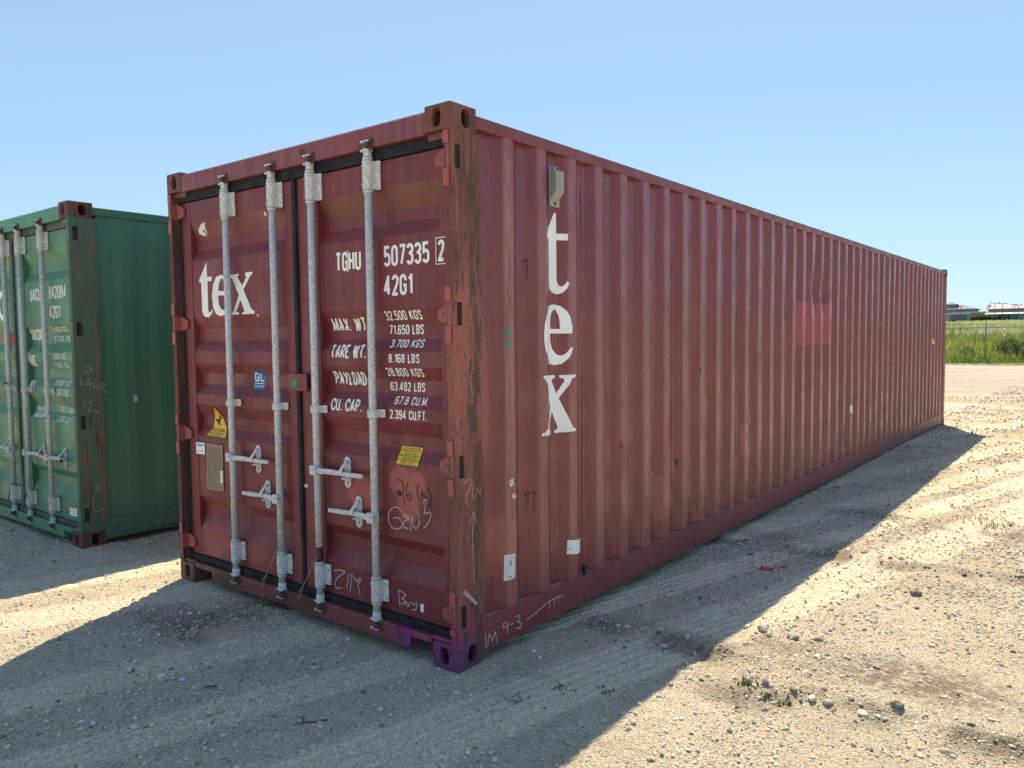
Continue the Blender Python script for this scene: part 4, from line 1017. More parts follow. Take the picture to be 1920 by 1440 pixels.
    bar_m = MB()
    bar_m.cyl((0, .014, .170), (0, .014, 2.42), .0195, n=20)
    bar_m.cyl((0, .014, .118), (0, .014, .1705), .0225, n=18)
    bar_m.cyl((0, .014, 2.40), (0, .014, 2.475), .0215, n=18)
    bar_m.cyl((0, .014, 2.255), (0, .014, 2.268), .0255, n=18); bar_m.cyl((0, .014, 2.412), (0, .014, 2.425), .0255, n=18)
    bar_m.cyl((0, .014, .335), (0, .014, .347), .0255, n=18); bar_m.cyl((0, .014, .205), (0, .014, .217), .0255, n=18)
    bar_me = bar_m.mesh('locking_bar', S['galv'])
    def bracket(z0, z1, bolts):
        mb = MB(); n = 12; rr = .0275
        prof = [(-.029, .049)] + [(rr * math.cos(t), .014 - rr * math.sin(t)) for t in np.linspace(math.pi, 0, n)] + [(.029, .036), (.056, .040), (.056, .049)]
        mb.prism(prof, z0, z1)
        for z in bolts:
            mb.cyl((.044, .040, z), (.044, .033, z), .008, .006, n=10)
            mb.cyl((-.020, -.006, z), (-.0225, -.0085, z), .0045, n=8)
        return mb.mesh('bar_bracket', S['galv'])
    br_top = bracket(2.270, 2.408, (2.295, 2.385)); br_bot = bracket(.222, .332, (.245, .312)); br_mid = bracket(1.152, 1.192, (1.172,))
    cam_t = MB()
    for dz in (2.452, 2.495):
        cam_t.prism([(-.03, -.008), (.026, -.010), (.032, .02), (-.01, .045), (-.034, .02)], dz, dz + .010)
    cam_t.cyl((-.004, .012, 2.45), (-.004, .012, 2.505), .012, n=10)
    cam_b = MB()
    for dz in (.082, .128):
        cam_b.prism([(-.03, -.008), (.026, -.010), (.032, .02), (-.01, .045), (-.034, .02)], dz, dz + .010)
    cam_b.cyl((-.004, .012, .084), (-.004, .012, .136), .012, n=10)
    ctm, cbm = cam_t.mesh('bar_cam', S['galv']), cam_b.mesh('bar_cam', S['cam'])
    kp = MB().box(.008, .036, -.022, .004, 2.466, 2.492).box(-.012, .050, -.001, .006, 2.452, 2.512)
    ktm = kp.mesh('cam_keeper', S['keeper'])
    kp = MB().box(.006, .036, -.024, .002, .095, .124).box(-.014, .052, -.003, .004, .080, .130)
    kbm = kp.mesh('cam_keeper', S['keeper'])
    for i, bx_ in enumerate(BX):
        dd = dl if i < 2 else dr
        for nm, me_, bv in (('locking_bar', bar_me, 0), ('bar_bracket', br_top, .0025), ('bar_bracket', br_bot, .0025), ('bar_bracket', br_mid, .0025), ('bar_cam', ctm, .002), ('bar_cam', cbm, .002), ('cam_keeper', ktm, .003), ('cam_keeper', kbm, .003)):
            obj(nm, me_, dd, (bx_, 0, 0), bv)
    # handles
    def handle(sgn, ln, drop):
        mb = MB()
        mb.box(-.022, .026, -.022, .020, -.026, .026)
        mb.cyl((.004, -.022, 0), (.004, -.027, 0), .009, n=10)
        p = [(.026, -.012, 0.0), (.13, .012, -.002), (.20, .020, -.004), (.24, .016, -.006 + drop * .3), (ln, -.006, drop)]
        hw = [(.005, .015), (.005, .014), (.007, .011), (.008, .012), (.007, .0105)]
        vs_ = []
        for (x, y, z), (ty, tz) in zip(p, hw):
            vs_ += [(x, y - ty, z - tz), (x, y + ty, z - tz), (x, y + ty, z + tz), (x, y - ty, z + tz)]
        fs_ = [(4 * k + a, 4 * k + (a + 1) % 4, 4 * k + 4 + (a + 1) % 4, 4 * k + 4 + a) for k in range(len(p) - 1) for a in range(4)]
        fs_ += [(0, 3, 2, 1), tuple(4 * (len(p) - 1) + a for a in range(4))]
        mb.add(vs_, fs_)
        if sgn < 0:
            mb.v = [(-x, y, z) for x, y, z in mb.v]
        return mb.mesh('door_handle', S['galv'])
    def catch(sgn):
        mb = MB()
        n = 12; pl = [(.024 * math.cos(t), .058 + .024 * math.sin(t)) for t in np.linspace(0, math.pi, n)] + [(.024 * math.cos(t), -.058 + .024 * math.sin(t)) for t in np.linspace(math.pi, 2 * math.pi, n)]
        mb.prism(pl, .046, .054, 'y')
        mb.cyl((0, .046, .056), (0, .030, .056), .011, .009, n=10); mb.cyl((0, .046, -.056), (0, .036, -.056), .010, .008, n=10)
        vs_ = []
        for (x, y, z) in ((.004, .038, .058), (.001, .020, .040), (-.004, .006, .018), (-.012, .004, -.004)):
            vs_ += [(x - .010, y - .004, z), (x - .010, y + .004, z), (x + .012, y + .004, z), (x + .012, y - .004, z)]
        mb.add(vs_, [(4 * k + a, 4 * k + (a + 1) % 4, 4 * k + 4 + (a + 1) % 4, 4 * k + 4 + a) for k in range(3) for a in range(4)] + [(0, 1, 2, 3), (12, 13, 14, 15)])
        mb.tube([(-.016, .044, -.022), (0, .010, -.030), (.016, .020, -.026), (.018, .044, -.022)], .006)
        return mb.mesh('handle_catch', S['galv'])
    for (i, z, sgn, ln, cx, drop) in S['handles']:
        dd = dl if i < 2 else dr
        obj('door_handle', handle(sgn, ln, drop), dd, (BX[i], 0, z), 0.003)
        obj('handle_catch', catch(sgn), dd, (cx, 0, z), 0.002)
    return root, dr, dl, side_w


# ------------------------------------------------------------------ red container
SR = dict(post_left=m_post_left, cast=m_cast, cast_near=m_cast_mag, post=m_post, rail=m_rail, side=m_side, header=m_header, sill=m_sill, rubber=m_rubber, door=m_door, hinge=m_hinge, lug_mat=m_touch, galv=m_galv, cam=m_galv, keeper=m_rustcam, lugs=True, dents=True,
          bars=(-1.812, -1.352, -1.012, -.562), handles=((0, .848, 1, .385, -1.600, .004), (1, .650, -1, .335, -1.515, -.002), (2, .848, 1, .385, -.805, .004), (3, .650, -1, .335, -.722, -.002)))
red, r_dr, r_dl, r_side = container((0, 0, 0), 'long maroon shipping container with white lettering and scraped rusty corner post', SR)

def dtext(rows, door_obj, mat, t=None):
    for row in rows:
        for w_ in range(row[0].count(' ') + 1): Decal().text(*row, t=t, word=w_).build('lettering', mat, door_obj, map_door, DZ, 1)
# number block, with the one yellowed letter patched over
rows = [q for q in RTEXT if q[0] not in ('TGHU', '2')]
dtext(rows, r_dr, m_white)
tg = [q for q in RTEXT if q[0] == 'TGHU'][0]
Decal().text(*tg).build('lettering', m_white, r_dr, map_door, DZ, 1)
Decal().poly([(-.778, 1.885), (-.7665, 1.885), (-.7665, 1.995), (-.778, 1.995)]).build('lettering_patch', m_cream, r_dr, lambda x, z, d: map_door(x, z, d) + Vector((0, -.0012, 0)), DZ, 1)
d = Decal().text(*[q for q in RTEXT if q[0] == '2'][0])
x0, x1, z0, z1 = -.146, -.084, 1.884, 2.004
for p in ([(x0, z0), (x1, z0)], [(x0, z1), (x1, z1)], [(x0, z0), (x0, z1)], [(x1, z0), (x1, z1)]): d.stroke(p, .004)
d.build('lettering', m_white, r_dr, lambda x, z, dd: Vector((x, .0485 - dd, z)), [], 1)
for q_ in ((DOOR_T,), (DOOR_E, DOOR_EH), (DOOR_X,)): Decal().poly(*q_).build('lettering', m_white, r_dl, map_door, DZ, 1)
Decal().poly(DOOR_DOT).build('lettering', plain('pinkish white vinyl', (.6, .45, .42)), r_dl, map_door, DZ, 1)
# stickers on the doors
def stick(name, pts, mat, parent, fmap, brk, axis, lift=0.0, label=None):
    o = Decal().poly(pts).build(name, mat, parent, (lambda a, c, d: fmap(a, c, d + lift)), brk, axis)
    if label: o['label'] = label
    return o
stick('sticker', STK['GL'], m_blue, r_dl, map_door, DZ, 1, label='blue certification sticker with white lettering')
d = Decal().text('GL', -1.668, -1.578, 1.300, 1.352, .008).stroke([(-1.672, 1.288), (-1.575, 1.288)], .004).text('CERTIFIED', -1.676, -1.580, 1.262, 1.276, .0022)
d.build('sticker_print', m_white, r_dl, lambda a, c, d_: map_door(a, c, d_ + .001), DZ, 1)['kind'] = 'stuff'
stick('sticker', STK['CAU'], m_black, r_dl, map_door, DZ, 1, label='amber warning triangle with black border and lightning bolt')
stick('sticker_face', STK['CAUI'], m_orange, r_dl, map_door, DZ, 1, .0008)
d = Decal().poly(STK['BOLT1']).poly(STK['BOLT2']).text('CAUTION!', -2.136, -1.992, .976, .992, .0028).text('CONTAINER HEIGHT', -2.145, -1.985, .963, .970, .0016).text('OVERHEAD WIRES', -2.130, -1.998, .951, .957, .0014)
d.build('sticker_print', m_black, r_dl, lambda a, c, d_: map_door(a, c, d_ + .0016), DZ, 1)['kind'] = 'stuff'
pl = MB().prism(STK['PLATE'], .049, .053, 'y')
pl_o = part('data_plate', pl, m_plate, r_dl, 0.0008)
pl_o['label'] = 'tarnished brown data plate with rows of small print'
d = Decal()
z = .880
while z > .622:
    x = -2.155
    while x < -1.99:
        w = random.uniform(.012, .05); e = min(x + w, -1.988)
        if not (z < .745 and e > -2.02): d.stroke([(x, z), (e, z)], random.choice((.0022, .003)))
        x = e + random.uniform(.006, .012)
    z -= random.choice((.0085, .0085, .012))
d.build('plate_print', m_plate_print, r_dl, lambda a, c, d_: Vector((a, .0484, c)), [], 1)['kind'] = 'stuff'
stick('sticker', STK['PSTK'], m_paper, r_dl, lambda a, c, d_: Vector((a, .0478 - d_, c)), [], 1)
stick('sticker', STK['WSTK'], m_white, r_dl, lambda a, c, d_: Vector((a, .0484 - d_, c)), [], 1, label='small white label with handwritten code')
d = Decal().text('IIGM-4', -2.268, -2.185, .872, .892, .003).stroke([(-2.27, .842), (-2.24, .842)], .003).stroke([(-2.23, .842), (-2.19, .845)], .004).stroke([(-2.21, .868), (-2.205, .838)], .0015)
d.build('sticker_print', m_black, r_dl, lambda a, c, d_: Vector((a, .0474, c)), [], 1)['kind'] = 'stuff'
Y = STK['YEL']; gx0, gx1 = -.439, -.292
stick('sticker', [(gx0 - .005, .919), (gx1 + .005, .919), (gx1 + .005, 1.017), (gx0 - .005, 1.017)], m_black, r_dr, map_door, DZ, 1, label='yellow stacking test sticker with black border')
stick('sticker_face', [(gx0, .924), (gx1, .924), (gx1, 1.012), (gx0, 1.012)], m_yellow, r_dr, map_door, DZ, 1, .0008)
d = Decal()
for i, s_ in enumerate(('THIS CONTAINER HAS BEEN', 'DESIGNED AND TESTED FOR', '7 HIGH STACKING', 'MAX 32500 KGS 71650 LBS', '8 HIGH STACKING', 'MAX 30480 KGS 67200 LBS', '9 HIGH STACKING', 'MAX 24000 KGS 52910 LBS')):
    w = .064 if i < 2 or i % 2 else .045
    d.text(s_, -.366 - w, -.366 + w, 1.0005 - i * .0103 - (.003 if i > 1 else 0), 1.0065 - i * .0103 - (.003 if i > 1 else 0), .0013)
d.build('sticker_print', m_black, r_dr, lambda a, c, d_: map_door(a, c, .0016), DZ, 1)['kind'] = 'stuff'
mb = MB().prism([(-1.268, 1.262), (-1.098, 1.262), (-1.094, 1.270), (-1.094, 1.352), (-1.098, 1.358), (-1.268, 1.358)], .022, .034, 'y')
part('customs_plate', mb, m_door, r_dl, 0.002)
stick('sticker', STK['GREENSQ'], m_green_stk, r_dl, lambda a, c, d_: Vector((a, .0208, c)), [], 1)
stick('torn_sticker', STK['WHT1'], m_paper, r_dl, map_door, DZ, 1); stick('torn_sticker', STK['WHT2'], m_paper, r_dl, map_door, DZ, 1)
Decal().stroke([(-2.152, 2.215), (-2.14, 2.225), (-2.13, 2.205), (-2.138, 2.192)], .008).build('sticker_print', m_black, r_dl, lambda a, c, d_: map_door(a, c, .001), DZ, 1)
stick('sticker', STK['BIT'], m_white, r_dr, map_door, DZ, 1); stick('torn_sticker', STK['BIT2'], m_paper, r_dr, lambda a, c, d_: Vector((a, .0485, c)), [], 1)
d = Decal()
for p in CHALK_R: d.stroke(p, .0055)
d.build('chalk_writing', m_chalk, r_dr, map_door, DZ, 1)['kind'] = 'stuff'
d = Decal()
for p in CHALK_L: d.stroke(p, .0035)
d.build('chalk_writing', m_chalk_dim, r_dl, map_door, DZ, 1)['kind'] = 'stuff'
d = Decal()
for p in MARK_R: d.stroke(p, .006)
d.poly([(-.442, .786), (-.424, .788), (-.408, .776), (-.424, .766), (-.440, .774)])
d.build('marker_writing', m_marker, r_dr, map_door, DZ, 1)['kind'] = 'stuff'
# thin drip lines and scratches on the right door
d = Decal()
for (x, a, c) in ((-.335, .60, .30), (-.285, .58, .42), (-.30, .40, .19), (-.33, .30, .18), (-.55, 2.27, 2.05), (-.47, 2.27, 2.08)):
    p = [(x + random.uniform(-.004, .004), z) for z in np.linspace(a, c, 8)]; d.stroke(p, .0022)
d.build('paint_drips', m_chalk_dim, r_dr, map_door, DZ, 1)['kind'] = 'stuff'

# side wall marks
o = Decal().poly(SIDE_T).build('lettering', m_white, r_side, map_side, SBREAK, 0)
o = Decal().poly(SIDE_E, SIDE_EH).build('lettering', m_white, r_side, map_side, SBREAK, 0)
o = Decal().poly(SIDE_X).build('lettering', m_white, r_side, map_side, SBREAK, 0)
def far_letter(pts, zc, dz): return [(11.37 + (y - .83) * .6, zc + (z - dz) * .42) for y, z in pts]
Decal().poly(far_letter(SIDE_T, 2.33, 1.98)).build('lettering', m_white, r_side, map_side, SBREAK, 0)
Decal().poly(far_letter(SIDE_E, 2.02, 1.55), far_letter(SIDE_EH, 2.02, 1.55)).build('lettering', m_white, r_side, map_side, SBREAK, 0)
for k, m_ in (('S1', m_paper), ('S2', m_white), ('S3', m_paper), ('S4', m_paper), ('S5', m_paper), ('D1', m_green_stk), ('D2', m_green_stk)):
    stick('sticker' if k in ('S1', 'S2', 'D1', 'D2') else 'torn_sticker', STK[k], m_, r_side, map_side, SBREAK, 0)
d = Decal().stroke([(.395, .43), (.405, .42), (.398, .405)], .006).stroke([(.38, .352), (.41, .352)], .005)
for (y, z) in ((.408, .825), (.418, .815), (.43, .752)): d.stroke([(y, z), (y + .008, z + .006)], .006)
d.build('sticker_print', m_plate_print, r_side, lambda a, c, d_: map_side(a, c, .001), SBREAK, 0)['kind'] = 'stuff'
stick('sticker', [(11.02, 1.36), (11.30, 1.36), (11.16, 1.49)], m_black, r_side, map_side, SBREAK, 0)
stick('sticker_face', [(11.05, 1.372), (11.275, 1.372), (11.16, 1.475)], m_orange, r_side, map_side, SBREAK, 0, .001)
d = Decal()
for p in CHALK_POST: d.stroke(p, .005)
d.build('chalk_writing', m_chalk_tan, r_side, lambda a, c, d_: Vector((-.0022 + d_, a, c)), [], 0)['kind'] = 'stuff'
d = Decal()
for p in CHALK_RAIL: d.stroke(p, .0055)
d.build('chalk_writing', m_chalk, r_side, lambda a, c, d_: Vector((.0002 + d_, a, c)), [], 0)['kind'] = 'stuff'
stick('tape', STK['TAPE'], m_tape, r_side, lambda a, c, d_: Vector((-.0018 + d_, a, c)), [], 0)
# long scuffs on the ridges and streaks on the wall
d = Decal()
g = random.Random(4)
for k in range(0, 22):
    yr = .452 + .278 * k - g.uniform(.015, .055)
    for _ in range(g.choice((2, 3, 5))):
        z0 = g.uniform(.4, 1.5); n = g.randint(4, 14)
        for i in range(n):
            zz = z0 - i * g.uniform(.02, .05)
            if zz > .25: d.stroke([(yr + g.uniform(-.003, .003), zz), (yr + g.uniform(-.003, .003), zz - g.uniform(.006, .022))], .0028)
d.build('scuff_marks', m_chalk_tan, r_side, map_side, SBREAK, 0)['kind'] = 'stuff'
# gouges and rust spots with short runs
d = Decal()
g = random.Random(9)
for (y, z, n, r0) in ((2.28, .69, 5, .035), (5.24, 2.0, 4, .07), (5.50, 1.93, 4, .05), (4.42, 1.76, 2, .03), (1.50, .90, 2, .05), (6.33, .36, 3, .06), (3.25, 1.2, 2, .03), (7.4, 1.0, 2, .05), (8.7, .52, 2, .05)):
    for _ in range(n):
        a = g.uniform(.6, 2.5); l = r0 * g.uniform(.5, 1)
        d.stroke([(y + g.uniform(-.01, .01), z + g.uniform(-.02, .02)), (y + math.cos(a) * l * .5, z - math.sin(a) * l), (y + math.cos(a) * l * .7, z - math.sin(a) * l * 1.6)], g.uniform(.002, .005))
for (y, z) in ((.575, .735), (.595, .74), (.625, .735), (.58, 1.93), (.60, 1.935), (.78, 2.205), (1.3, 1.75), (2.6, 1.3)):
    d.poly([(y + .008 * math.cos(t) * g.uniform(.6, 1.2), z + .008 * math.sin(t) * g.uniform(.6, 1.2)) for t in np.linspace(0, 5.4, 7)])
    d.stroke([(y, z), (y + g.uniform(-.003, .003), z - g.uniform(.04, .11))], .0025)
d.build('gouge_marks', plain('rusty gouge', (.07, .04, .034), .8, 0, .4, 60), r_side, map_side, SBREAK, 0)['kind'] = 'stuff'
# vent cover
vb = MB().box(-.006, .002, .750, .848, 2.222, 2.430).prism([(-.006, 2.405), (.036, 2.385), (.036, 2.300), (-.006, 2.262)], .762, .838, 'y')
vb = MB().box(-.008, .001, .758, .842, 2.222, 2.430)
pr = [(.001, 2.408), (.034, 2.404), (.034, 2.300), (.001, 2.258)]
vs_ = [(x, y, z) for y in (.764, .836) for (x, z) in pr]
vb.add(vs_, [(0, 1, 2, 3), (4, 7, 6, 5), (0, 4, 5, 1), (1, 5, 6, 2), (2, 6, 7, 3), (3, 7, 4, 0)])
vent = part('vent_cover', vb, m_vent, r_side, 0.002)
vent['label'] = 'grey metal vent cover near the top of the long side'
for (y, z) in ((.775, 2.419), (.825, 2.419), (.800, 2.240)): part('rivet', MB().cyl((.001, y, z), (.005, y, z), .008, n=8), m_rustcam, r_side)
# placard holder bracket / broken clips low on the wall
mb = MB().box(-.004, .02, 1.045, 1.055, .205, .255)
part('clip', mb, m_dark, r_side)
# lock wire seals
for (bx_, dd) in ((-1.352, r_dl), (-1.012, r_dl)):
    p = [(bx_ + .018, -.012, .385), (bx_ - .01, -.018, .345), (bx_ - .055, -.020, .27), (bx_ - .10, -.022, .205), (bx_ - .125, -.022, .15), (bx_ - .140, -.022, .125), (bx_ - .150, -.022, .135), (bx_ - .138, -.022, .165), (bx_ - .105, -.022, .20)]
    part('wire_seal', MB().tube(p, .0028), m_wire, dd)
# patch of bare red on the third bar foot
mb = MB().cyl((-1.012, .014, .35), (-1.012, .014, .43), .0203, n=20, caps=False)
part('bar_paint', mb, plain('dark red overspray', (.11, .02, .02), .5), r_dr)

# ------------------------------------------------------------------ green container
SG = dict(post_left=m_gpost, cast=m_gcast, cast_near=m_gcast, post=m_gpost, rail=m_grail, side=m_gside, header=m_gdoor, sill=m_gdoor, rubber=m_ggasket, door=m_gdoor, hinge=m_gdoor, lug_mat=m_gdoor, galv=m_galv_old, cam=m_galv_old, keeper=m_rustcam, lugs=False, dents=False, shallow=True,
          bars=(-1.86, -1.30, -.972, -.533), handles=((1, .652, -1, .33, -1.47, .03), (2, .655, 1, .40, -.735, -.012), (3, .655, 1, .24, -.345, -.012)))
green, g_dr, g_dl, g_side = container((-3.735, -.06, -.012), 'green shipping container with white numbers standing left of the maroon one', SG)
dtext(GTEXT, g_dr, m_white_old)
stick('sticker', STK['GSTK'], m_white, g_dr, map_door, DZ, 1)
d = Decal()
for (a, c) in (((-.30, .255), (-.24, .262)), ((-.31, .238), (-.27, .246)), ((-.255, .245), (-.215, .238)), ((-.29, .222), (-.22, .228))): d.stroke([a, ((a[0] + c[0]) / 2, a[1] + .008), c], .006)
d.build('sticker_print', m_bluegrey, g_dr, lambda a, c, d_: map_door(a, c, .001), DZ, 1)['kind'] = 'stuff'
d = Decal()
for p in CHALK_G: d.stroke(p, .0045)
d.build('chalk_writing', m_chalk_green, g_side, lambda a, c, d_: Vector((-.0018 + d_, a, c)), [], 0)['kind'] = 'stuff'
d = Decal()
for p in CHALK_GRAIL: d.stroke(p, .0045)
d.build('chalk_writing', m_chalk_green, g_side, lambda a, c, d_: Vector((.0004 + d_, a, c)), [], 0)['kind'] = 'stuff'
stick('torn_sticker', STK['GS1'], m_bluegrey, g_side, lambda a, c, d_: Vector((-.012 + .3 * (xside(a) + .006) + .002, a, c)), SBREAK, 0)
# logo letter cut by the picture edge on the left door
d = Decal().poly([(-1.47 + .12 * math.cos(t), 1.87 + .13 * math.sin(t)) for t in np.linspace(0, 2 * math.pi, 25)[:-1]], [(-1.47 + .07 * math.cos(t), 1.87 + .085 * math.sin(t)) for t in np.linspace(0, 2 * math.pi, 25)[:-1]])
d.build('lettering', m_white, g_dl, map_door, DZ, 1)
n = 8
pts = [(-1.50, 1.545)] + [(-1.225 + .035 * math.cos(t), 1.585 + .040 * math.sin(t)) for t in np.linspace(-math.pi / 2, math.pi / 2, n)] + [(-1.50, 1.625)]
part('tag_plate', MB().prism(pts, .040, .046, 'y'), plain('red tag plate', (.50, .06, .055), .5), g_dl, 0.002)
for bx_ in (-1.30, -.972):
    part('cable_tie', MB().tube([(bx_ - .024, .01, .345), (bx_, -.012, .352), (bx_ + .028, .0, .362), (bx_ + .012, .03, .35), (bx_ - .024, .012, .345), (bx_ - .03, -.01, .30), (bx_ - .05, -.012, .25), (bx_ - .07, -.012, .19)] if bx_ < -1.2 else [(bx_ - .024, .01, .342), (bx_, -.014, .325), (bx_ + .02, -.018, .300), (bx_ + .005, -.018, .28), (bx_ - .015, -.02, .29)], .0035), m_black_tie, g_dl)
# striped ribbon tied round the second bar
rib = empty('striped_ribbon', (-3.735 - 1.30, -.06 - .01, 1.20), 'red and black striped ribbon tied round a bar of the green container', 'ribbon')
path = [(.030, .010, -.004), (.012, -.012, .006), (-.020, -.018, -.004), (-.036, -.012, -.045), (-.038, -.012, -.10), (-.036, -.014, -.155), (-.040, -.012, -.205), (-.046, -.012, -.262)]
mb1, mb2 = MB(), MB()
fine = []
for i in range(len(path) - 1):
    for t in (0, .25, .5, .75): fine.append(Vector(path[i]).lerp(Vector(path[i + 1]), t))
for i in range(len(fine) - 1):
    a, c = fine[i], fine[i + 1]
    w = Vector((.016, -.004, .006))
    (mb1 if (i // 2) % 2 else mb2).add([a - w, a + w, c + w, c - w], [(0, 1, 2, 3)])
for mbx, mt in ((mb1, m_ribbon_blk), (mb2, m_ribbon_red)):
    o = part('band', mbx, mt, rib)
    md = o.modifiers.new('thick', 'SOLIDIFY'); md.thickness = .0015

# ================================================================== BEYOND THE YARD
def fpt(s_, d=0.0):
    """point s metres along the fence line, d metres behind it"""
    p = FENCE_P + FENCE_D * s_ + np.array([-FENCE_D[1], FENCE_D[0]]) * d
    return float(p[0]), float(p[1])
m_fence = plain('galvanised fence tube', (0.22, 0.24, 0.25), 0.5, 0.4)
fx0, fy0 = fpt(0)
fz = float(gheight(fx0, fy0))
fence = empty('chain_link_fence', (fx0, fy0, fz), 'grey chain-link fence along the weeds behind the yard', 'fence')
ang = math.atan2(FENCE_D[1], FENCE_D[0])
fence.rotation_euler = (0, 0, ang)
pm = MB().cyl((0, 0, -.3), (0, 0, 2.02), .035, n=8).cyl((0, 0, 2.02), (.0, -.05, 2.12), .02, n=6)
pme = pm.mesh('fence_post', m_fence)
for k in range(-12, 13): obj('fence_post', pme, fence, (3.05 * k, 0, 0))
part('top_rail', MB().cyl((-37, -.01, 1.78), (37, -.01, 1.78), .024, n=8), m_fence, fence)
mb = MB()
for k in range(-330, 331):
    for sg in (1, -1):
        a, c = (k * .11, .02), (k * .11 + sg * 1.74, 1.76)
        mb.add([(a[0] - .0017, -.03, a[1]), (a[0] + .0017, -.03, a[1]), (c[0] + .0017, -.03, c[1]), (c[0] - .0017, -.03, c[1]), (a[0], -.033, a[1]), (c[0], -.033, c[1])], [(0, 4, 5, 3), (4, 1, 2, 5), (1, 0, 3, 2)])
me_ = bpy.data.meshes.new('wire_mesh'); me_.from_pydata(mb.v, [], mb.f); me_.materials.append(m_fence)
o = obj('wire_mesh', me_, fence); o['kind'] = 'stuff'

m_grass = veg_mat('tall grass', (0.13, 0.19, 0.04), (0.32, 0.37, 0.09), 0.5)
m_lime = veg_mat('lime grass', (0.17, 0.27, 0.045), (0.30, 0.38, 0.07), 0.45)
m_seed = veg_mat('cream seed heads', (0.42, 0.38, 0.22), (0.62, 0.58, 0.40), 0.3)
m_leaf = veg_mat('shrub leaves', (0.05, 0.095, 0.03), (0.13, 0.19, 0.055), 0.35)
m_leaf2 = veg_mat('pale shrub leaves', (0.09, 0.15, 0.045), (0.19, 0.26, 0.08), 0.4)
m_gold = veg_mat('yellow flowers', (0.50, 0.44, 0.03), (0.36, 0.40, 0.05), 0.3)
def strip(n, d0, d1, s0=-26, s1=26, p=1.0):
    s_ = rng.uniform(s0, s1, n); d = d0 + (d1 - d0) * rng.uniform(0, 1, n) ** p
    x = FENCE_P[0] + FENCE_D[0] * s_ - FENCE_D[1] * d; y = FENCE_P[1] + FENCE_D[1] * s_ + FENCE_D[0] * d
    return x, y, s_, d
x, y, s_, d = strip(26000, -.4, 3.2, p=1.2)
k = rng.uniform(0, 1, len(x)) < np.clip(.75 + 1.5 * fbm(x * .9, y * .9, 201, 3), 0, 1)
x, y, d = x[k], y[k], d[k]
h = np.where(d < .1, .18, .42) * rng.uniform(.5, 1.4, len(x)) * (1 + .5 * fbm(x * .5, y * .5, 203, 2))
v, fc, t = blades(x, y, gheight(x, y), h, np.full(len(x), .035), .9, 61)
tag(veg_obj('grass_verge', v, fc, t, m_lime), 'bright green grass along the foot of the chain-link fence', 'grass', None, 'stuff')
x, y, s_, d = strip(42000, 1.2, 16.0, p=1.3)
k = rng.uniform(0, 1, len(x)) < np.clip(.6 + 1.8 * fbm(x * .6, y * .6, 211, 3), .05, 1)
x, y, d = x[k], y[k], d[k]
h = rng.uniform(.55, 1.1, len(x)) * (1 + .9 * fbm(x * .45, y * .45, 213, 3)) * np.interp(d, [1, 8, 16], [.8, 1.35, 1.45])
v, fc, t = blades(x, y, gheight(x, y), h, rng.uniform(.03, .06, len(x)), .7, 63)
t = np.clip(t * .5 + np.repeat(.5 + 1.2 * fbm(x * .35, y * .35, 215, 3), 5), 0, 1)
tag(veg_obj('tall_weeds', v, fc, t, m_grass), 'tall green weeds growing thick behind the chain-link fence', 'weeds', None, 'stuff')
# slope with cream-headed grass
def sector(n, d0, d1):
    d = np.sqrt(rng.uniform(d0 * d0, d1 * d1, n)); a = rng.uniform(-.34, .10, n)
    return 2.4 + d * np.sin(a), -2.6 + d * np.cos(a), d
x, y, d = sector(46000, 58, 300)
k = rng.uniform(0, 1, len(x)) < np.clip(.7 + 1.5 * fbm(x * .12, y * .12, 221, 3), 0.1, 1)
x, y, d = x[k], y[k], d[k]
h = rng.uniform(.35, .8, len(x)) * (.9 + .8 * fbm(x * .08, y * .08, 223, 3))
v, fc, t = blades(x, y, gheight(x, y) - .05, h, .09 + d * .0016, 1.0, 65)
t = np.clip(t * .6 + np.repeat(.45 + fbm(x * .05, y * .05, 225, 3), 5), 0, 1)
tag(veg_obj('slope_grass', v, fc, t, m_grass), 'green grass covering the gentle slope beyond the fence', 'grass', None, 'stuff')
x, y, d = sector(90000, 92, 285)
dd_ = fbm(x * .035, y * .11, 231, 4)
k = rng.uniform(0, 1, len(x)) < np.clip(3.2 * (dd_ - .05), 0, 1)
x, y, d = x[k], y[k], d[k]
h = rng.uniform(.2, .42, len(x))
v, fc, t = blades(x, y, gheight(x, y) + .15 + rng.uniform(0, .25, len(x)), h, .10 + d * .0016, 1.8, 67)
tag(veg_obj('seeding_grass', v, fc, t, m_seed), 'cream seed heads of dry grass on the slope beyond the fence', 'grass', None, 'stuff')
x, y, s_, d = strip(700, 6, 15)
v, fc, t = blades(x, y, gheight(x, y) + .9 + rng.uniform(0, .4, len(x)), np.full(len(x), .16), np.full(len(x), .10), 1.5, 69)
tag(veg_obj('weed_heads', v, fc, t, m_seed), 'pale flower heads above the tall weeds behind the fence', 'weeds', None, 'stuff')

def leaf_cloud(n, rx, ry, rz, size, seed):
    g = np.random.default_rng(seed)
    p = g.normal(0, 1, (n, 3)); p /= np.linalg.norm(p, axis=1)[:, None]
    p *= (g.uniform(.35, 1, n) ** .5)[:, None]
    lump = 1 + .45 * fbm(p[:, 0] * 2.2 + seed, p[:, 1] * 2.2 + p[:, 2] * 1.7, seed, 3)
    p *= lump[:, None]
    c = p * np.array([rx, ry, rz])
    a = g.normal(0, 1, (n, 3)); a /= np.linalg.norm(a, axis=1)[:, None]
    b_ = np.cross(a, g.normal(0, 1, (n, 3))); b_ /= np.linalg.norm(b_, axis=1)[:, None]
    sz = size * g.uniform(.6, 1.3, n)[:, None]
    V = np.stack([c - a * sz, c + b_ * sz * .5, c + a * sz, c - b_ * sz * .5], 1).reshape(-1, 3)
    F = (np.array([(0, 1, 2), (0, 2, 3)])[None] + (np.arange(n) * 4)[:, None, None]).reshape(-1, 3)
    return V, F, np.repeat(g.uniform(0, 1, n), 4)
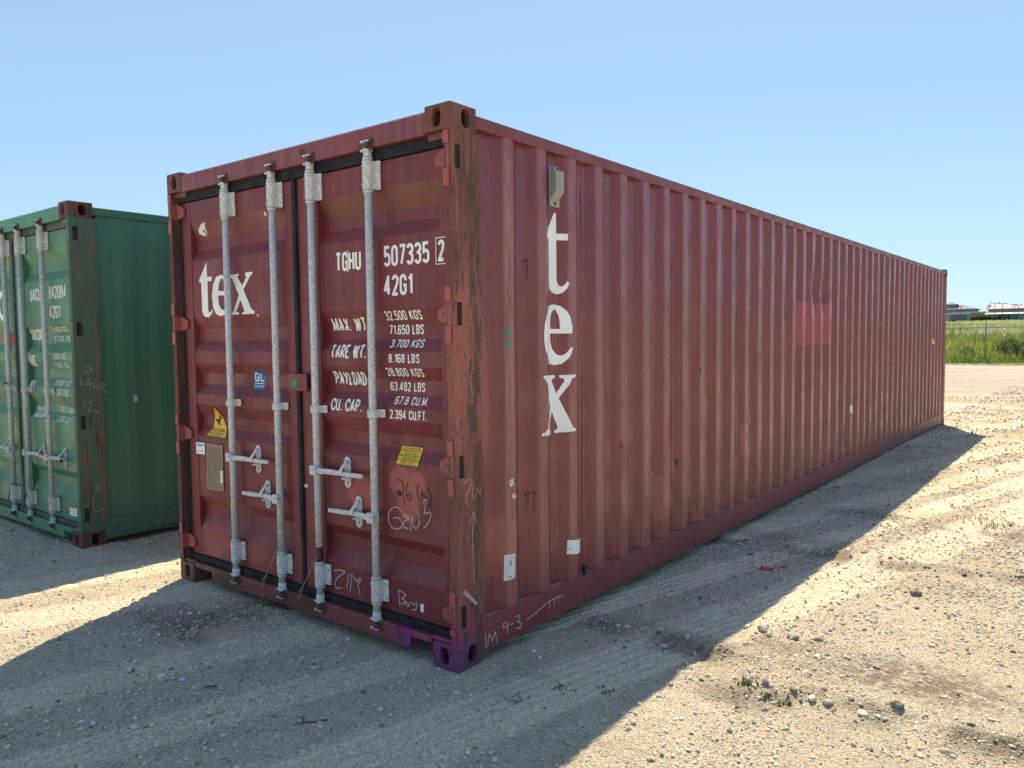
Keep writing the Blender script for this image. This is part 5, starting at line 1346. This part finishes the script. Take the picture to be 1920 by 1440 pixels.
m_bark = plain('bark', (.06, .045, .03), .9)
def shrub(loc, rx, rz, n, size, mat, label, seed, group=None, name='shrub'):
    root = empty(name, loc, label, 'shrub', group)
    mb = MB()
    g = random.Random(seed)
    for k in range(5):
        e = Vector((g.uniform(-.5, .5) * rx, g.uniform(-.5, .5) * rx, rz * g.uniform(.9, 1.5)))
        mb.tube([(0, 0, -.1), e * .45 + Vector((.03, .02, 0)), e], max(.012, rz * .018), 5)
    part('stem', mb, m_bark, root)
    v, fc, t = leaf_cloud(n, rx, rx * .8, rz, size, seed)
    v[:, 2] += rz * 1.02
    v[:, 2] = np.maximum(v[:, 2], .02)
    o = veg_obj('foliage', v, fc, t, mat); o.parent = root
    return root
def sz_(s_, d): x, y = fpt(s_, d); return (x, y, float(gheight(x, y)))
shrub(sz_(1.35, 1.9), .75, .55, 1500, .075, m_leaf2, 'green shrub behind the fence right of its post', 1)
shrub(sz_(2.15, .7), .55, .42, 1000, .07, m_leaf2, 'low green shrub at the fence foot near the right edge', 2)
shrub(sz_(-.7, 1.3), .4, .33, 500, .06, m_leaf2, 'small green shrub at the fence left of the post', 3)
shrub(sz_(.45, 2.6), .8, .42, 700, .07, m_gold, 'yellow flowering shrub in the weeds right of the fence post', 4)
shrub(sz_(4.2, 2.4), .9, .6, 1200, .08, m_leaf2, 'broad green shrub behind the fence beyond the right edge', 5)
shrub(sz_(-4.0, 2.2), .9, .6, 1200, .08, m_leaf2, 'broad green shrub behind the fence beside the far container end', 6)

# far hedge of trees
for i in range(9):
    t_ = i / 8
    x, y = -52.5 + 15 * t_, 379 + 1.2 * t_
    shrub((x, y, float(gheight(x, y)) - .3), 1.25 + .3 * math.sin(i * 2.3), 1.25 + .25 * math.cos(i * 1.7), 500, .42, m_leaf, 'dark green tree in the far hedge between grey and green containers', 30 + i, 'trees of the far hedge', 'hedge_tree')

# far containers
def far_box(loc, rz, lx, ly, h, mat, label, roof=None, bars=True, group='containers on the far slope', ridge_mat=None):
    root = empty('far_container', loc, label, 'container', group, rz)
    mb = MB(); n = int(lx / .14); vs_ = []
    for k in range(n + 1):
        x = lx * k / n; y = .04 if k % 4 in (1, 2) else 0
        vs_ += [(x, y, .1), (x, y, h - .08)]
    mb.add(vs_, [(2 * k, 2 * k + 2, 2 * k + 3, 2 * k + 1) for k in range(n)])
    mb.box(.0, lx, .06, ly, .05, h - .01)
    part('shell', mb, mat, root)
    fr = MB().box(-.03, .1, -.06, .1, 0, h).box(lx - .1, lx + .03, -.06, .1, 0, h).box(.1, lx - .1, -.06, .1, h - .12, h).box(.1, lx - .1, -.06, .1, 0, .15)
    part('frame', fr, ridge_mat or mat, root)
    if bars:
        for q in (.2, .4, .6, .8): part('locking_bar', MB().cyl((lx * q, -.06, .15), (lx * q, -.06, h - .1), .03, n=6), m_galv_old, root)
    if roof: part('roof_cover', MB().box(-.25, lx + .1, -.3, ly, h + .01, h + .32), roof, root, .08)
    return root
def gz(x, y): return float(gheight(x, y))
m_farw = plain('white tarpaulin', (.52, .53, .53), .7)
far_box((-44.3, 286, gz(-41, 286) + .05), .0, 6.06, 8.0, 2.59, plain('far grey container paint', (.17, .18, .19), .6), 'grey container with white roof cover on the far slope', m_farw, False)
far_box((-45.1, 282.5, gz(-44, 282.5)), .05, 2.6, 2.0, 2.4, plain('far pale container paint', (.42, .44, .46), .6), 'pale container in front of the grey one on the far slope', None, False)
part_b = far_box((-45.35, 281.2, gz(-44, 281)), .05, 1.1, 1.2, 2.3, plain('far blue container paint', (.05, .11, .24), .6), 'narrow blue box beside the pale container on the far slope', None, False)
far_box((-37.9, 370.3, gz(-36, 370)), .0, 2.75, 12, 2.6, plain('far dark green container paint', (.008, .055, .05), .5), 'dark green container, leftmost of three in the far row')
far_box((-35.0, 370.7, gz(-34, 370)), .0, 2.5, 12, 2.5, plain('far teal container paint', (.03, .12, .13), .5), 'teal container in the middle of the far row')
far_box((-32.3, 370.9, gz(-31, 370)), .0, 3.4, 12, 2.5, plain('far pale green container paint', (.16, .26, .25), .5), 'pale green container, rightmost of three in the far row')

# far buildings
m_win = plain('far window glass', (.30, .33, .36), .25)
def hip(mb, x0, x1, y0, y1, z0, z1, ov=.5, k0=1.0, k1=1.0):
    x0 -= ov; x1 += ov; y0 -= ov; y1 += ov
    w = (y1 - y0) / 2; ym = (y0 + y1) / 2
    mb.add([(x0, y0, z0), (x1, y0, z0), (x1, y1, z0), (x0, y1, z0), (x0 + w * k0, ym, z1), (x1 - w * k1, ym, z1)], [(0, 1, 5, 4), (1, 2, 5), (2, 3, 4, 5), (3, 0, 4), (3, 2, 1, 0)])
    mb.box(x0, x1, y0, y1, z0 - .35, z0 - .003)
    return mb
def windows(root, xs_, zs_, y, w, h, mat):
    fr = MB().box(-w / 2 - .12, w / 2 + .12, -.08, .02, -.12, h + .12).mesh('window', m_farw)
    gl = MB().box(-w / 2, w / 2, -.11, -.085, 0, h).mesh('pane', mat)
    for z in zs_:
        for x in xs_:
            o = obj('window', fr, root, (x, y, z)); obj('pane', gl, o)
hx, hy = -108.0, 541.5
hotel = empty('hotel_building', (hx, hy, 7.0), 'large grey lodge with hipped roof and cupola, farthest left', 'building')
part('wall', MB().box(0, 38.2, 0, 16, -1, 8.9), plain('far grey render', (.30, .32, .36), .8), hotel)
part('roof', hip(MB(), 0, 38.2, 0, 16, 9.0, 11.9, .8), plain('far grey shingles', (.20, .20, .235), .8), hotel)
cu = part('cupola', MB().box(21.8, 27.6, 3, 9, 9.2, 11.9), plain('far cupola wall', (.33, .34, .37), .8), hotel)
part('cupola_roof', hip(MB(), 21.8, 27.6, 3, 9, 12.0, 13.4, .9), plain('far cupola shingles', (.16, .155, .19), .8), cu)
windows(hotel, [2.5 + 3.1 * k for k in range(12)], (1.2, 4.2, 7.0), 0, 1.4, 1.5, m_win)
part('porch_roof', MB().prism([(26.5, 6.6), (33.5, 6.6), (30.0, 8.0)], -2.5, -.12, 'y'), plain('porch shingles', (.2, .2, .23), .8), hotel)
lowb = empty('yellow_shed', (-62.0, 414, 7.0), 'low yellow building with white roof edge behind the far hedge', 'building')
m_fary = plain('far yellow siding', (.40, .33, .13), .75)
part('wall', MB().box(0, 13.0, 0, 10, -1, 3.7), m_fary, lowb)
part('roof', MB().box(-.4, 13.4, -.5, 10.4, 3.71, 4.25), plain('far cream roof edge', (.66, .62, .52), .7), lowb)
for q in (2.5, 6.0, 9.5): o = part('door', MB().box(q, q + 1.6, -.06, -.004, -.9, 2.2), m_farw, lowb)
ws = empty('white_roof_shed', (-46.3, 396, 7.0), 'long low shed with white roof behind the far green containers', 'building')
part('wall', MB().box(0, 40, 0, 9, -1, 2.55), plain('far grey green cladding', (.20, .24, .24), .8), ws)
part('roof', MB().prism([(-.6, 2.56), (9.6, 2.56), (4.5, 3.25)], -.5, 40.5, 'x'), m_farw, ws)
yw = empty('yellow_warehouse', (-51.4, 446, 7.0), 'big yellow building with lilac pitched roof, farthest right', 'building')
part('wall', MB().box(0, 46, 0, 14, -1, 6.0), m_fary, yw)
part('roof', hip(MB(), 0, 46, 0, 14, 6.1, 8.3, .5, .30, .30), plain('far lilac roof sheet', (.26, .20, .28), .6), yw)
part('gable', MB().prism([(.6, 6.1), (13.4, 6.1), (7, 8.6)], -1.2, -.02, 'x'), plain('far dark gable', (.16, .13, .13), .8), yw)
windows(yw, [3.5 + 4.2 * k for k in range(10)], (3.2,), 0, 1.2, 1.3, plain('far dark glass', (.05, .06, .07), .3))
m_pole = plain('far lamp pole', (.11, .115, .13), .7)
for i, (x, y, zt, arm) in enumerate(((-41.7, 384.9, 14.0, 1.5), (-39.0, 385.4, 13.7, 1.2), (-34.9, 385.6, 13.2, .9), (-33.4, 385.7, 12.9, 1.2), (-54.3, 383.4, 12.8, .5))):
    z0 = gz(x, y)
    pl = empty('lamp_post', (x, y, z0), ('tall lamp post, leftmost before the lilac roof', 'second lamp post before the lilac roof from its left end', 'lamp post third from the left before the lilac roof', 'lamp post before the lilac roof nearest the right edge', 'short lamp post by the grey far building')[i], 'lamp post', 'far lamp posts')
    part('pole', MB().cyl((0, 0, -.2), (0, 0, zt - z0), .13, .10, n=8), m_pole, pl)
    part('lamp_arm', MB().box(-arm, arm, -.07, .07, zt - z0 - .15, zt - z0 + .02), m_pole, pl)
    for sg in (-1, 1): part('lamp_head', MB().box(sg * arm - .35, sg * arm + .35, -.15, .15, zt - z0 + .03, zt - z0 + .2), m_pole, pl)
